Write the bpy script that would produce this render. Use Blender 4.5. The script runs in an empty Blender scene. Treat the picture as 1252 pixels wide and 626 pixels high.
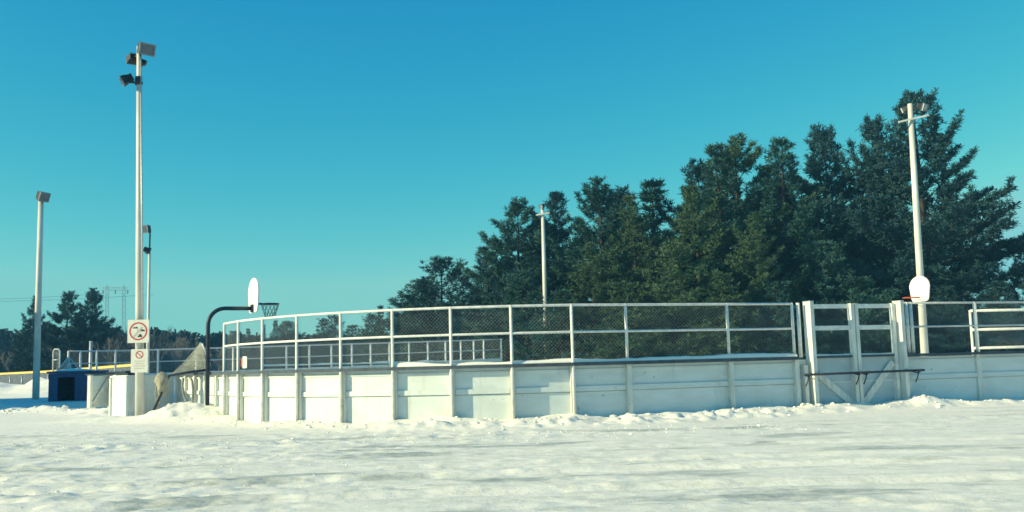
import bpy, math, random
import numpy as np
from mathutils import Vector, Matrix
R = math.radians
rng = np.random.default_rng(7)
random.seed(7)
SC = bpy.context.scene
COL = SC.collection

# ------------------------------------------------------------------ camera
FPX, PITCH, ROLL, EYE = 1170.0, R(6.44), R(-1.5), 1.2
cam = bpy.data.cameras.new('camera'); camo = bpy.data.objects.new('camera', cam); COL.objects.link(camo)
cam.sensor_width = 36; cam.lens = 36 * FPX / 1252; cam.clip_end = 3000; cam.clip_start = 0.1
CM = Matrix.Rotation(math.pi / 2 + PITCH, 3, 'X') @ Matrix.Rotation(ROLL, 3, 'Z')
camo.matrix_world = Matrix.Translation((0, 0, EYE)) @ CM.to_4x4()
SC.camera = camo

def at(px, py, Y):
    """world point at depth Y seen at photo pixel px,py (survey helper)"""
    d = CM @ Vector(((px - 626) / FPX, -(py - 313) / FPX, -1.0))
    return Vector((0, 0, EYE)) + d * (Y / d.y)

def X(px, Y): return at(px, 445, Y).x

# ------------------------------------------------------------------ light and sky
SUN_AZ, SUN_EL = 17.3, 22.0                      # direction of travel in plan (deg from +X), elevation
ts = Vector((-math.cos(R(SUN_AZ)) * math.cos(R(SUN_EL)), -math.sin(R(SUN_AZ)) * math.cos(R(SUN_EL)), math.sin(R(SUN_EL))))
sl = bpy.data.lights.new('sun', 'SUN'); sl.energy = 4.5; sl.angle = R(0.5); sl.color = (1.0, 0.86, 0.48)
so = bpy.data.objects.new('sun', sl); COL.objects.link(so)
so.rotation_euler = ts.to_track_quat('Z', 'Y').to_euler(); so.location = (-60, -20, 40)
w = bpy.data.worlds.new('World'); SC.world = w; w.use_nodes = True
nt = w.node_tree; nt.nodes.clear()
sky = nt.nodes.new('ShaderNodeTexSky'); sky.sky_type = 'NISHITA'; sky.sun_disc = False
sky.sun_elevation = R(SUN_EL); sky.sun_rotation = math.atan2(ts.x, ts.y)
sky.altitude = 100; sky.air_density = 1.0; sky.dust_density = 0.3; sky.ozone_density = 1.0
SKY_POW = (2.75, 1.04, 0.36); SKY_GAIN = (0.051, 1.12, 2.95); SKY_MAX = (2.3, 6.0, 9.0)
sep = nt.nodes.new('ShaderNodeSeparateColor'); comb = nt.nodes.new('ShaderNodeCombineColor')
nt.links.new(sky.outputs[0], sep.inputs[0])
for i in range(3):
    p = nt.nodes.new('ShaderNodeMath'); p.operation = 'POWER'; p.inputs[1].default_value = SKY_POW[i]
    g = nt.nodes.new('ShaderNodeMath'); g.operation = 'MULTIPLY'; g.inputs[1].default_value = SKY_GAIN[i]
    nt.links.new(sep.outputs[i], p.inputs[0]); q = nt.nodes.new('ShaderNodeMath'); q.operation = 'MINIMUM'; q.inputs[1].default_value = SKY_MAX[i]
    nt.links.new(p.outputs[0], g.inputs[0]); nt.links.new(g.outputs[0], q.inputs[0]); nt.links.new(q.outputs[0], comb.inputs[i])
bg = nt.nodes.new('ShaderNodeBackground'); bg.inputs[1].default_value = 0.07
out = nt.nodes.new('ShaderNodeOutputWorld')
nt.links.new(comb.outputs[0], bg.inputs[0]); nt.links.new(bg.outputs[0], out.inputs[0])
vs = SC.view_settings; vs.view_transform = 'Standard'; vs.look = 'None'; vs.gamma = 1; vs.exposure = 0.80; vs.use_curve_mapping = False

# ------------------------------------------------------------------ materials
def mat(name, c1, c2=None, scale=6.0, rough=0.75, metal=0.0, bump=0.0, bscale=None, stretch=(1, 1, 1), detail=4, spec=0.3, lo=0.35, hi=0.65):
    m = bpy.data.materials.new(name); m.use_nodes = True
    n = m.node_tree.nodes; l = m.node_tree.links; b = n['Principled BSDF']
    b.inputs['Roughness'].default_value = rough; b.inputs['Metallic'].default_value = metal
    b.inputs['Specular IOR Level'].default_value = spec
    c2 = c2 or tuple(x * 0.8 for x in c1)
    tc = n.new('ShaderNodeTexCoord'); mp = n.new('ShaderNodeMapping'); mp.inputs['Scale'].default_value = stretch
    l.new(tc.outputs['Object'], mp.inputs[0])
    no = n.new('ShaderNodeTexNoise'); no.inputs['Scale'].default_value = scale; no.inputs['Detail'].default_value = detail
    l.new(mp.outputs[0], no.inputs['Vector'])
    cr = n.new('ShaderNodeValToRGB'); cr.color_ramp.elements[0].position = lo; cr.color_ramp.elements[1].position = hi
    cr.color_ramp.elements[0].color = (*c1, 1); cr.color_ramp.elements[1].color = (*c2, 1)
    l.new(no.outputs[0], cr.inputs[0]); l.new(cr.outputs[0], b.inputs['Base Color'])
    if bump:
        nb = n.new('ShaderNodeTexNoise'); nb.inputs['Scale'].default_value = bscale or scale * 6; nb.inputs['Detail'].default_value = 3
        l.new(mp.outputs[0], nb.inputs['Vector'])
        bp = n.new('ShaderNodeBump'); bp.inputs['Strength'].default_value = bump; bp.inputs['Distance'].default_value = 0.02
        l.new(nb.outputs[0], bp.inputs['Height']); l.new(bp.outputs[0], b.inputs['Normal'])
    return m

M = {}
M['board'] = mat('white_painted_plywood', (.63, .70, .71), (.56, .63, .64), 2.2, .6, bump=.15, bscale=30, stretch=(1, 1, 2.5))
M['stud'] = mat('white_painted_timber', (.72, .73, .69), (.56, .59, .56), 5, .65, bump=.2, bscale=40, stretch=(3, 3, .6))
def scuff(m, sc, stain):
    n = m.node_tree.nodes; l = m.node_tree.links; b = n['Principled BSDF']; src = b.inputs['Base Color'].links[0].from_socket
    tc = n.new('ShaderNodeTexCoord'); col = src
    for st, sca, lo, hi, c_, am in (((1, 1, .12), 5 * sc, .60, .78, stain, .55), ((1, 1, 1), 9 * sc, .69, .74, (.16, .17, .18), .6), ((1.2, 1.2, 1), 1.1 * sc, .50, .75, tuple(x * 1.25 for x in stain), .35)):
        mp = n.new('ShaderNodeMapping'); mp.inputs['Scale'].default_value = st; no = n.new('ShaderNodeTexNoise'); no.inputs['Scale'].default_value = sca; no.inputs['Detail'].default_value = 5
        l.new(tc.outputs['Object'], mp.inputs[0]); l.new(mp.outputs[0], no.inputs['Vector'])
        mr = n.new('ShaderNodeMapRange'); mr.inputs[1].default_value = lo; mr.inputs[2].default_value = hi; mr.inputs[3].default_value = 0; mr.inputs[4].default_value = am; l.new(no.outputs[0], mr.inputs[0])
        x = n.new('ShaderNodeMix'); x.data_type = 'RGBA'; x.inputs[7].default_value = (*c_, 1); l.new(mr.outputs[0], x.inputs[0]); l.new(col, x.inputs[6]); col = x.outputs[2]
    l.new(col, b.inputs['Base Color'])
scuff(M['board'], 1.0, (.42, .42, .36)); scuff(M['stud'], 1.4, (.38, .36, .30))
M['leafboard'] = mat('grey_white_plywood', (.46, .54, .57), (.39, .47, .50), 2.2, .6, bump=.15, bscale=30, stretch=(1, 1, 2.5))
M['cap'] = mat('dark_blue_grey_timber', (.075, .10, .13), (.045, .065, .09), 6, .8, bump=.3)  # dark blue-grey colour for the cap rails
M['galv'] = mat('galvanised_steel', (.60, .62, .62), (.46, .48, .49), 14, .45, .35)
M['rail'] = mat('white_painted_pipe', (.78, .78, .74), (.6, .61, .6), 9, .5)
M['wire'] = mat('galvanised_wire', (.46, .52, .54), (.38, .43, .45), 20, .5, .3)
M['pole'] = mat('cream_painted_pole', (.70, .69, .64), (.50, .50, .47), 3, .5, stretch=(1, 1, .3))
M['dark'] = mat('dark_blue_black_steel', (.012, .022, .045), (.03, .04, .06), 9, .45, .2)
M['lamp'] = mat('dark_lamp_housing', (.014, .020, .030), (.025, .032, .042), 9, .5, .3)
M['lampframe'] = mat('pale_lamp_rim', (.20, .24, .27), (.13, .16, .19), 9, .4, .3)
M['lens'] = mat('lamp_glass', (.10, .13, .18), (.05, .07, .1), 4, .08, 0, spec=.6)
M['palelens'] = mat('pale_lamp_glass', (.24, .29, .32), (.18, .23, .26), 4, .15, 0, spec=.6)
M['hoopboard'] = mat('white_backboard', (.82, .81, .78), (.74, .73, .7), 4, .45)
M['orange'] = mat('orange_rim_paint', (.55, .10, .03), (.42, .07, .03), 12, .5)
M['cord'] = mat('white_net_cord', (.50, .50, .42), (.36, .38, .33), 20, .8)
M['tan'] = mat('tan_netting', (.36, .34, .27), (.25, .24, .19), 9, .9, bump=.6, bscale=40)
M['rope'] = mat('grey_hose', (.20, .22, .20), (.30, .31, .28), 12, .7)
M['sign'] = mat('white_sign_face', (.78, .77, .70), (.70, .69, .62), 7, .45)
M['red'] = mat('red_sign_paint', (.55, .045, .035), (.48, .06, .05), 20, .5)
M['ink'] = mat('dark_sign_ink', (.03, .035, .045), (.06, .06, .06), 20, .6)
M['faint'] = mat('faded_sign_ink', (.48, .42, .38), (.55, .5, .45), 20, .6)
M['blue'] = mat('dark_blue_boards', (.012, .07, .19), (.009, .05, .14), 5, .6, bump=.15)  # even dark blue base colour for the shelter boards
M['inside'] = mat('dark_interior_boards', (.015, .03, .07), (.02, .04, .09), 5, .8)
M['yellow'] = mat('yellow_fence_cap', (.72, .55, .16), (.62, .46, .12), 6, .6)
M['mesh_dark'] = mat('dark_fence_fabric', (.10, .13, .17), (.06, .08, .12), 3, .9)
M['pylon'] = mat('haze_tinted_pylon_steel', (.20, .32, .36), (.17, .28, .32), .5, .6, .2)  # steel colour pushed towards the sky, so distance haze is painted in
M['cable'] = mat('dull_cable', (.12, .17, .2), (.1, .14, .17), 1, .6)
M['bark'] = mat('pine_bark', (.060, .050, .042), (.035, .03, .028), 4, .9, bump=.6, stretch=(2, 2, .5))
scuff(M['pole'], .9, (.40, .38, .33))
M['birch'] = mat('grey_bare_bark', (.17, .165, .155), (.10, .095, .09), 3, .9)
M['wallsiding'] = mat('shade_building_siding', (.55, .55, .5), (.48, .48, .44), 3, .8, bump=.2)
M['roof'] = mat('shade_building_shingles', (.09, .09, .1), (.13, .13, .13), 8, .9, bump=.4)
M['glass'] = mat('window_glass', (.04, .05, .06), (.05, .06, .07), 2, .08, spec=.6)
NEED = [mat('pine_needles_deep', (.015, .062, .058), (.034, .096, .076), .55, .75, detail=3),
        mat('pine_needles_olive', (.038, .088, .046), (.066, .118, .060), .5, .75, detail=3),
        mat('pine_needles_blue', (.010, .046, .060), (.024, .074, .080), .5, .75, detail=3)]
M['farwood'] = mat('far_wood_needles', (.012, .030, .044), (.022, .044, .054), .12, .85, detail=3)

def snow_material(name, dirty):
    m = bpy.data.materials.new(name); m.use_nodes = True
    n = m.node_tree.nodes; l = m.node_tree.links; b = n['Principled BSDF']
    b.inputs['Specular IOR Level'].default_value = .25
    tc = n.new('ShaderNodeTexCoord')
    def noise(scale, det, rot=0, st=(1, 1, 1), rough=.55, dist=0.0):
        mp = n.new('ShaderNodeMapping'); mp.inputs['Scale'].default_value = st; mp.inputs['Rotation'].default_value = (0, 0, rot)
        no = n.new('ShaderNodeTexNoise'); no.inputs['Scale'].default_value = scale; no.inputs['Detail'].default_value = det
        no.inputs['Roughness'].default_value = rough; no.inputs['Distortion'].default_value = dist
        l.new(tc.outputs['Object'], mp.inputs[0]); l.new(mp.outputs[0], no.inputs['Vector']); return no.outputs[0]
    def ramp(s, a, bb, c1, c2):
        r = n.new('ShaderNodeValToRGB'); e = r.color_ramp.elements
        e[0].position = a; e[1].position = bb; e[0].color = (*c1, 1); e[1].color = (*c2, 1); l.new(s, r.inputs[0]); return r.outputs[0]
    def mix(f, a, bb):
        x = n.new('ShaderNodeMix'); x.data_type = 'RGBA'; l.new(f, x.inputs[0]); l.new(a, x.inputs[6]); l.new(bb, x.inputs[7]); return x.outputs[2]
    def mult(a, bb):
        x = n.new('ShaderNodeMath'); x.operation = 'MULTIPLY'; l.new(a, x.inputs[0]); l.new(bb, x.inputs[1]); return x.outputs[0]
    clean = ramp(noise(3.0, 4), .35, .7, (.88, .86, .79), (.81, .80, .73))
    if dirty:
        zone = n.new('ShaderNodeAttribute'); zone.attribute_name = 'packed'
        packed = ramp(noise(3.4, 8, .12, (.85, 1.1, 1), .68), .30, .56, (.62, .63, .55), (.88, .86, .77))
        f1 = mult(ramp(noise(.9, 7, .05, (.8, 1.2, 1), .62), .30, .50, (0, 0, 0), (1, 1, 1)), zone.outputs['Fac'])
        col = mix(f1, clean, packed)
        ice = noise(.8, 9, .06, (.42, 1.15, 1), .68, .2)
        icef = mult(ramp(ice, .54, .625, (0, 0, 0), (.85, .85, .85)), zone.outputs['Fac'])
        icec = ramp(noise(7, 6, 0, (1, 1, 1), .7), .35, .65, (.24, .28, .25), (.52, .55, .50))
        col = mix(icef, col, icec)
        scr = mult(ramp(noise(2.2, 7, .07, (.16, 2.6, 1), .7), .54, .72, (0, 0, 0), (.5, .5, .5)), zone.outputs['Fac'])
        sc_ = n.new('ShaderNodeRGB'); sc_.outputs[0].default_value = (.56, .59, .54, 1)
        col = mix(scr, col, sc_.outputs[0])
        grit = mult(ramp(noise(16, 6, 0, (1, 1, 1), .75), .56, .74, (0, 0, 0), (.6, .6, .6)), zone.outputs['Fac'])
        dirt = n.new('ShaderNodeRGB'); dirt.outputs[0].default_value = (.30, .33, .31, 1)
        col = mix(grit, col, dirt.outputs[0])
        rr = n.new('ShaderNodeMapRange'); rr.inputs[3].default_value = .8; rr.inputs[4].default_value = .45; l.new(icef, rr.inputs[0]); l.new(rr.outputs[0], b.inputs['Roughness'])
        l.new(col, b.inputs['Base Color'])
    else:
        l.new(clean, b.inputs['Base Color']); b.inputs['Roughness'].default_value = .8
    bp = n.new('ShaderNodeBump'); bp.inputs['Strength'].default_value = .5; bp.inputs['Distance'].default_value = .04
    l.new(noise(9, 8, .1, (.9, 1.1, 1), .75), bp.inputs['Height']); l.new(bp.outputs[0], b.inputs['Normal'])
    return m
M['snow'] = snow_material('packed_snow', True)
M['freshsnow'] = snow_material('fresh_snow', False)

# ------------------------------------------------------------------ mesh helpers
class MB:
    def __init__(s): s.v = []; s.f = []; s.sm = []
    def add(s, vs, fs, smooth=False):
        k = len(s.v); s.v += [tuple(v) for v in vs]; s.f += [tuple(i + k for i in f) for f in fs]; s.sm += [smooth] * len(fs); return s
    def frame_box(s, o, ax, ay, az, lo, hi):
        """box in a local frame: origin o, unit axes, min and max corners"""
        o = Vector(o); vs = []
        for z in (lo[2], hi[2]):
            for x, y in ((lo[0], lo[1]), (hi[0], lo[1]), (hi[0], hi[1]), (lo[0], hi[1])):
                vs.append(o + Vector(ax) * x + Vector(ay) * y + Vector(az) * z)
        return s.add(vs, [(0, 3, 2, 1), (4, 5, 6, 7), (0, 1, 5, 4), (1, 2, 6, 5), (2, 3, 7, 6), (3, 0, 4, 7)])
    def box(s, c, d, rz=0.0):
        a = Vector((math.cos(rz), math.sin(rz), 0)); b = Vector((-math.sin(rz), math.cos(rz), 0))
        return s.frame_box(c, a, b, (0, 0, 1), [-x / 2 for x in d], [x / 2 for x in d])
    def bar(s, p, q, wx, wz, up=(0, 0, 1)):
        p = Vector(p); q = Vector(q); t = (q - p); L = t.length; t.normalize(); u = Vector(up)
        b = u.cross(t); b = b.normalized() if b.length > 1e-4 else Vector((1, 0, 0)); u = t.cross(b)
        return s.frame_box(p, t, b, u, (0, -wx / 2, -wz / 2), (L, wx / 2, wz / 2))
    def tube(s, pts, rad, n=10, caps=True):
        pts = [Vector(p) for p in pts]; rs = rad if isinstance(rad, (list, tuple)) else [rad] * len(pts)
        k = len(pts); vs = []; fs = []; prev = None
        for i, p in enumerate(pts):
            t = (pts[min(i + 1, k - 1)] - pts[max(i - 1, 0)]).normalized()
            if prev is None: a = t.orthogonal().normalized()
            else: a = (prev - t * prev.dot(t)); a = a.normalized() if a.length > 1e-5 else t.orthogonal().normalized()
            prev = a; b = t.cross(a)
            for j in range(n):
                g = 2 * math.pi * j / n; vs.append(p + (a * math.cos(g) + b * math.sin(g)) * rs[i])
        for i in range(k - 1):
            for j in range(n):
                fs.append((i * n + j, i * n + (j + 1) % n, (i + 1) * n + (j + 1) % n, (i + 1) * n + j))
        s.add(vs, fs, n > 4)
        if caps: s.add([], []); kk = len(s.v) - len(vs); s.f += [tuple(kk + j for j in range(n))[::-1], tuple(kk + (k - 1) * n + j for j in range(n))]; s.sm += [False, False]
        return s
    def prism(s, outline, o, ax, ay, az, d0, d1):
        """2D outline (x,y) in plane ax,ay, thickness d0..d1 along az"""
        n = len(outline); o = Vector(o); ax, ay, az = Vector(ax), Vector(ay), Vector(az)
        vs = [o + ax * x + ay * y + az * d0 for x, y in outline] + [o + ax * x + ay * y + az * d1 for x, y in outline]
        return s.add(vs, [tuple(range(n))[::-1], tuple(range(n, 2 * n))] + [(i, (i + 1) % n, n + (i + 1) % n, n + i) for i in range(n)])
    def torus(s, c, ax, ay, r, t, n=28, m=8):
        return s.tube([Vector(c) + Vector(ax) * math.cos(2 * math.pi * i / n) * r + Vector(ay) * math.sin(2 * math.pi * i / n) * r for i in range(n + 1)], t, m, False)
    def build(s, name, m, parent=None):
        me = bpy.data.meshes.new(name)
        org = parent_origin(parent) if parent else Vector((0, 0, 0))
        me.from_pydata([(v[0] - org.x, v[1] - org.y, v[2] - org.z) for v in s.v], [], s.f)
        me.polygons.foreach_set('use_smooth', s.sm); me.materials.append(m); me.update()
        o = bpy.data.objects.new(name, me); COL.objects.link(o); o.parent = parent
        return o

def parent_origin(p):
    v = Vector((0, 0, 0))
    while p: v += p.location; p = p.parent
    return v
def tag(o, label=None, cat=None, group=None, kind=None):
    if label: o['label'] = label
    if cat: o['category'] = cat
    if group: o['group'] = group
    if kind: o['kind'] = kind
    return o
def thing(name, loc, label, cat, group=None):
    o = bpy.data.objects.new(name, None); COL.objects.link(o); o.location = loc; o.empty_display_size = .2
    return tag(o, label, cat, group)
def raw_mesh(name, V, Q, m, parent=None, smooth=False):
    """fast quad mesh from numpy arrays, local coords"""
    me = bpy.data.meshes.new(name); nv, nf = len(V), len(Q)
    me.vertices.add(nv); me.vertices.foreach_set('co', np.asarray(V, np.float32).ravel())
    me.loops.add(nf * 4); me.loops.foreach_set('vertex_index', np.asarray(Q, np.int32).ravel())
    me.polygons.add(nf); me.polygons.foreach_set('loop_start', np.arange(0, nf * 4, 4, dtype=np.int32))
    if smooth: me.polygons.foreach_set('use_smooth', np.ones(nf, bool))
    me.update(calc_edges=True); me.validate(); me.materials.append(m)
    o = bpy.data.objects.new(name, me); COL.objects.link(o); o.parent = parent
    return o

# ------------------------------------------------------------------ plan of the rink
PTS = [(-7.03, 23.67), (-6.39, 22.63), (-5.59, 21.71), (-4.65, 20.93), (-3.60, 20.31), (-2.47, 19.86), (-1.27, 19.61),
       (-.06, 19.55), (1.16, 19.68), (2.33, 20.01), (4.62, 20.80), (6.18, 21.32)]
GATE_A, GATE_B = (6.53, 21.43), (8.83, 22.18)
RIGHT = [(9.20, 22.30), (10.96, 22.85), (13.27, 23.57), (15.58, 24.29), (17.9, 25.02)]
END = [(-9.50, 27.20), (-9.02, 26.52), (-8.52, 25.80), (-8.02, 25.08), (-7.50, 24.34), (-7.03, 23.67)]
ZB, ZCAP, ZMID, ZTOP = -.05, 1.20, 1.82, 2.37

def vnoise(x, y, seed):
    xi = np.floor(x).astype(np.int64); yi = np.floor(y).astype(np.int64); xf = x - xi; yf = y - yi
    u = xf * xf * xf * (xf * (xf * 6 - 15) + 10); v = yf * yf * yf * (yf * (yf * 6 - 15) + 10)
    def h(a, b):
        k = (a * 374761393 + b * 668265263 + seed * 982451653) & 0x7fffffff
        k = ((k ^ (k >> 13)) * 1274126177) & 0x7fffffff; k = k ^ (k >> 16)
        return (k & 0xffff) / 65535.0
    return (h(xi, yi) * (1 - u) + h(xi + 1, yi) * u) * (1 - v) + (h(xi, yi + 1) * (1 - u) + h(xi + 1, yi + 1) * u) * v
def fbm(x, y, seed, octs=4, gain=.5):
    t = 0; a = 1; n = 0
    for o in range(octs):
        t = t + a * vnoise(x * 2 ** o, y * 2 ** o, seed + o); n += a; a *= gain
    return t / n - .5
def polyd(x, y, pts):
    d = np.full(np.shape(x), 1e9)
    for (ax, ay), (bx, by) in zip(pts[:-1], pts[1:]):
        ux, uy = bx - ax, by - ay; t = np.clip(((x - ax) * ux + (y - ay) * uy) / (ux * ux + uy * uy), 0, 1)
        d = np.minimum(d, np.hypot(x - ax - t * ux, y - ay - t * uy))
    return d
FRONT = END + PTS[1:] + [GATE_A, GATE_B] + RIGHT
def gz(x, y):
    x = np.asarray(x, float); y = np.asarray(y, float)
    z = .05 * fbm(x * .12, y * .12, 3, 3)
    near = np.clip((40 - y) / 10, 0, 1)
    d = polyd(x, y, FRONT)
    chunk = np.clip((fbm(x * 2.6, y * 2.6, 11, 4, .6) + .02) * 4, 0, 1)
    z = z + near * .16 * np.exp(-(d / .6) ** 2) * np.clip(.7 + fbm(x * .55, y * .55, 21, 5, .6) * 2.6, .1, 2)
    # plough ridge running in front of the boards on the right half
    ridge = [(-3, 18.9), (-.5, 18.75), (1.5, 18.85), (3.2, 19.25), (5.2, 20.2), (7.5, 21.1), (12, 22.5), (18, 24.4)]
    z = z + (.13 - .06 * np.clip((x - 3) / 2, 0, 1)) * np.exp(-(polyd(x, y, ridge) / .32) ** 2) * (.55 + fbm(x * 1.7, y * 1.7, 31, 4, .6) * 2.2)
    # heaps
    for hx, hy, hh, hr, hs in ((-8.35, 24.25, .42, .95, 41), (-7.2, 23.2, .10, .5, 42), (9.3, 21.85, .12, .35, 43), (-10.4, 25.0, .12, 1.4, 44), (6.3, 20.95, .06, .35, 45)):
        z = z + hh * np.exp(-(((x - hx) / hr) ** 2 + ((y - hy) / (hr * .8)) ** 2) ** 1.1) * (1 + fbm(x * 2.2, y * 2.2, hs, 4, .6) * .7)
    # lumpy crest on the left, in front of the shaded ground
    z = z + .16 * np.exp(-(polyd(x, y, [(-26, 35.2), (-18, 34.2), (-14.6, 32.2), (-12, 28.5)]) / .7) ** 2) * (.6 + fbm(x * 1.3, y * 1.3, 51, 4, .6) * 2.2)
    # raised snow under the blue shelter
    ss = np.clip((y - 35.4) / 1.6, 0, 1); ss = ss * ss * (3 - 2 * ss)
    z = z + .20 * ss * np.clip((50 - y) / 4, 0, 1) * np.clip((-14.6 - x) / 1.2, 0, 1)
    # far rough bank by the outfield fence
    z = z + .95 * np.exp(-(polyd(x, y, [(-60, 66), (-38, 62), (-25, 61)]) / 3.5) ** 2) * (.8 + fbm(x * .6, y * .6, 61, 4, .6) * 1.6)
    # rough rubble band and ruts across the lot
    rub = np.exp(-((y - (16.6 + .05 * x + fbm(x * .3, y * 0 + 1, 71, 2) * 1.2)) / 1.0) ** 2) * np.clip((4 - x) / 8, .25, 1)
    z = z + near * rub * (.045 * chunk + .035 * fbm(x * 7.5, y * 7.5, 15, 3, .6))
    left = np.clip((-1 - x) / 5, 0, 1) * np.clip((15 - y) / 4, 0, 1)
    z = z + left * (.040 * chunk + .03 * fbm(x * 7.5, y * 7.5, 13, 3, .6))
    z = z + near * .022 * fbm(x * .9 + y * .1, y * 1.6, 81, 4, .5)
    patch = np.clip(.28 + fbm(x * .35, y * .5, 87, 3) * 3.2 + np.clip(-x / 9, -.25, .5), .12, 1.15)
    z = z + np.clip((26 - y) / 6, 0, 1) * patch * (.036 * fbm(x * 5.2, y * 5.2, 85, 3, .6) + .03 * np.clip(fbm(x * 3.1, y * 3.4, 91, 3, .6) - .05, 0, 1))
    band = np.exp(-(polyd(x, y, [(0.6, 18.7), (3.2, 19.2), (5.0, 20.0)]) / .45) ** 2)
    z = z + band * .10 * np.clip((fbm(x * 3.2, y * 3.2, 95, 4, .65) + .05) * 4, 0, 1)
    for c, amp in ((0.0, 1), (1.55, 1), (2.6, .6), (4.3, .6)):            # wheel ruts sweeping across
        line = 8.4 + c + .9 * np.sin((x + 6) * .16)
        z = z - .035 * amp * np.exp(-((y - line) / .16) ** 2) + .02 * amp * np.exp(-((y - line - .3) / .14) ** 2)
    return z
def gz1(x, y): return float(gz(np.array([x]), np.array([y]))[0])

def axis(parts):
    a = [];
    for lo, hi, st in parts: a += list(np.arange(lo, hi, st))
    return np.array(a)
xs = np.concatenate([-np.geomspace(455, 40, 22), axis([(-39, -22, .5), (-22, -14, .16), (-14, 14, .056), (14, 22, .16), (22, 40, .6)]), np.geomspace(40, 455, 22)])
ys = np.concatenate([-np.geomspace(150, 5, 12), axis([(-4, 4, .8), (4, 7, .12), (7, 14, .042), (14, 29, .07), (29, 42, .14), (42, 72, .4)]), np.geomspace(72, 485, 26)])
gx, gy = np.meshgrid(xs, ys); gzv = gz(gx.ravel(), gy.ravel())
nx, ny = len(xs), len(ys)
ii, jj = np.meshgrid(np.arange(nx - 1), np.arange(ny - 1)); k = (jj * nx + ii).ravel()
ground = raw_mesh('ground', np.c_[gx.ravel(), gy.ravel(), gzv], np.c_[k, k + 1, k + nx + 1, k + nx], M['snow'], smooth=True)
att = ground.data.attributes.new('packed', 'FLOAT', 'POINT')
fx, fy = gx.ravel(), gy.ravel()
pk = np.clip((polyd(fx, fy, FRONT) - .9) / 2.2, 0, 1) * np.clip((22.5 - fy + fx * .12) / 3, 0, 1) * np.clip((fy + 20) / 10, 0, 1)
att.data.foreach_set('value', pk.astype(np.float32))
tag(ground, 'snow covered parking lot and field', None, None, 'structure')

# ------------------------------------------------------------------ loose snow lumps (uncountable)
def lumps():
    base = []
    t = (1 + 5 ** .5) / 2
    iv = np.array([(-1, t, 0), (1, t, 0), (-1, -t, 0), (1, -t, 0), (0, -1, t), (0, 1, t), (0, -1, -t), (0, 1, -t), (t, 0, -1), (t, 0, 1), (-t, 0, -1), (-t, 0, 1)]) / 1.9
    fc = [(0, 11, 5), (0, 5, 1), (0, 1, 7), (0, 7, 10), (0, 10, 11), (1, 5, 9), (5, 11, 4), (11, 10, 2), (10, 7, 6), (7, 1, 8), (3, 9, 4), (3, 4, 2), (3, 2, 6), (3, 6, 8), (3, 8, 9), (4, 9, 5), (2, 4, 11), (6, 2, 10), (8, 6, 7), (9, 8, 1)]
    mb = MB(); r = np.random.default_rng(3)
    def put(x, y, s):
        z = gz1(x, y); v = iv * s * r.uniform(.6, 1.25, (12, 3)); v[:, 2] *= .65
        mb.add([(x + a, y + b, z + c + s * .1) for a, b, c in v], fc, False)
    fr = [Vector(p) for p in FRONT]
    for i in range(360):
        a = r.integers(0, len(fr) - 1); p = fr[a].lerp(fr[a + 1], r.random()); d = (fr[a + 1] - fr[a]).normalized()
        off = abs(r.normal(0, .45)) + .12; q = p + Vector((d.y, -d.x)) * off
        put(q.x, q.y, min(.09, .02 + r.exponential(.016)))
    for i in range(420):
        x = r.uniform(-9, 5); put(x, 16.6 + .05 * x + r.normal(0, .8), min(.04, .008 + r.exponential(.006)))
    for i in range(300):
        put(r.uniform(-9, -1.5), r.uniform(7.5, 14), min(.03, .005 + r.exponential(.005)))
    for i in range(130):
        t_ = r.random(); p = Vector((-26, 35.2)).lerp(Vector((-14.6, 32.2)), t_); put(p.x + r.normal(0, .4), p.y + r.normal(0, .4), min(.14, .04 + r.exponential(.025)))
    return mb.build('snow_lumps', M['freshsnow'])
tag(lumps(), 'loose broken lumps of ploughed snow scattered over the lot', 'snow', None, 'stuff')

# ------------------------------------------------------------------ board and fence building blocks
def chain_link(A, B, z0, z1, name, parent, pitch=.075, wd=.0019, m=None):
    """diamond wire mesh between plan points A,B: every wire is a real three sided strand"""
    A = Vector((*A, 0)); B = Vector((*B, 0)); L = (B - A).length; u = (B - A) / L; nrm = Vector((u.y, -u.x, 0)); H = z1 - z0
    P, Q = [], []
    for sgn in (1, -1):
        c = -H + pitch * .5
        while c < L:
            s0, s1 = max(0, c), min(L, c + H)
            if s1 - s0 > .02:
                a, b = s0 - c, s1 - c
                if sgn < 0: a, b = H - a, H - b
                P.append((s0, a)); Q.append((s1, b))
            c += pitch
    P = np.array(P); Q = np.array(Q); n = len(P); V = []
    d = Q - P; d /= np.linalg.norm(d, axis=1)[:, None]; pr = np.c_[-d[:, 1], d[:, 0]]
    for E_ in (P, Q):
        for k_, (a, b) in enumerate(((.5, 0), (-.25, .43), (-.25, -.43))):
            q = E_ + pr * wd * a
            V.append(np.array(A)[None] + q[:, :1] * np.array(u)[None] + np.array(nrm)[None] * (wd * b) + np.array([0, 0, 1])[None] * (q[:, 1:] + z0))
    V = np.concatenate(V); i = np.arange(n)
    F = np.concatenate([np.c_[i, i + n, i + 4 * n, i + 3 * n], np.c_[i + n, i + 2 * n, i + 5 * n, i + 4 * n], np.c_[i + 2 * n, i, i + 3 * n, i + 5 * n]])
    o = parent_origin(parent)
    return raw_mesh(name, V - np.array(o)[None], F, m or M['wire'], parent)

def nrm2(A, B):
    d = Vector((B[0] - A[0], B[1] - A[1], 0)); L = d.length; u = d / L
    return u, Vector((u.y, -u.x, 0)), L          # along, outward (towards the camera side), length

def joint_normals(pts):
    ns = []
    for i in range(len(pts)):
        v = Vector((0, 0, 0))
        if i > 0: v += nrm2(pts[i - 1], pts[i])[1]
        if i < len(pts) - 1: v += nrm2(pts[i], pts[i + 1])[1]
        ns.append(v.normalized())
    return ns

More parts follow.
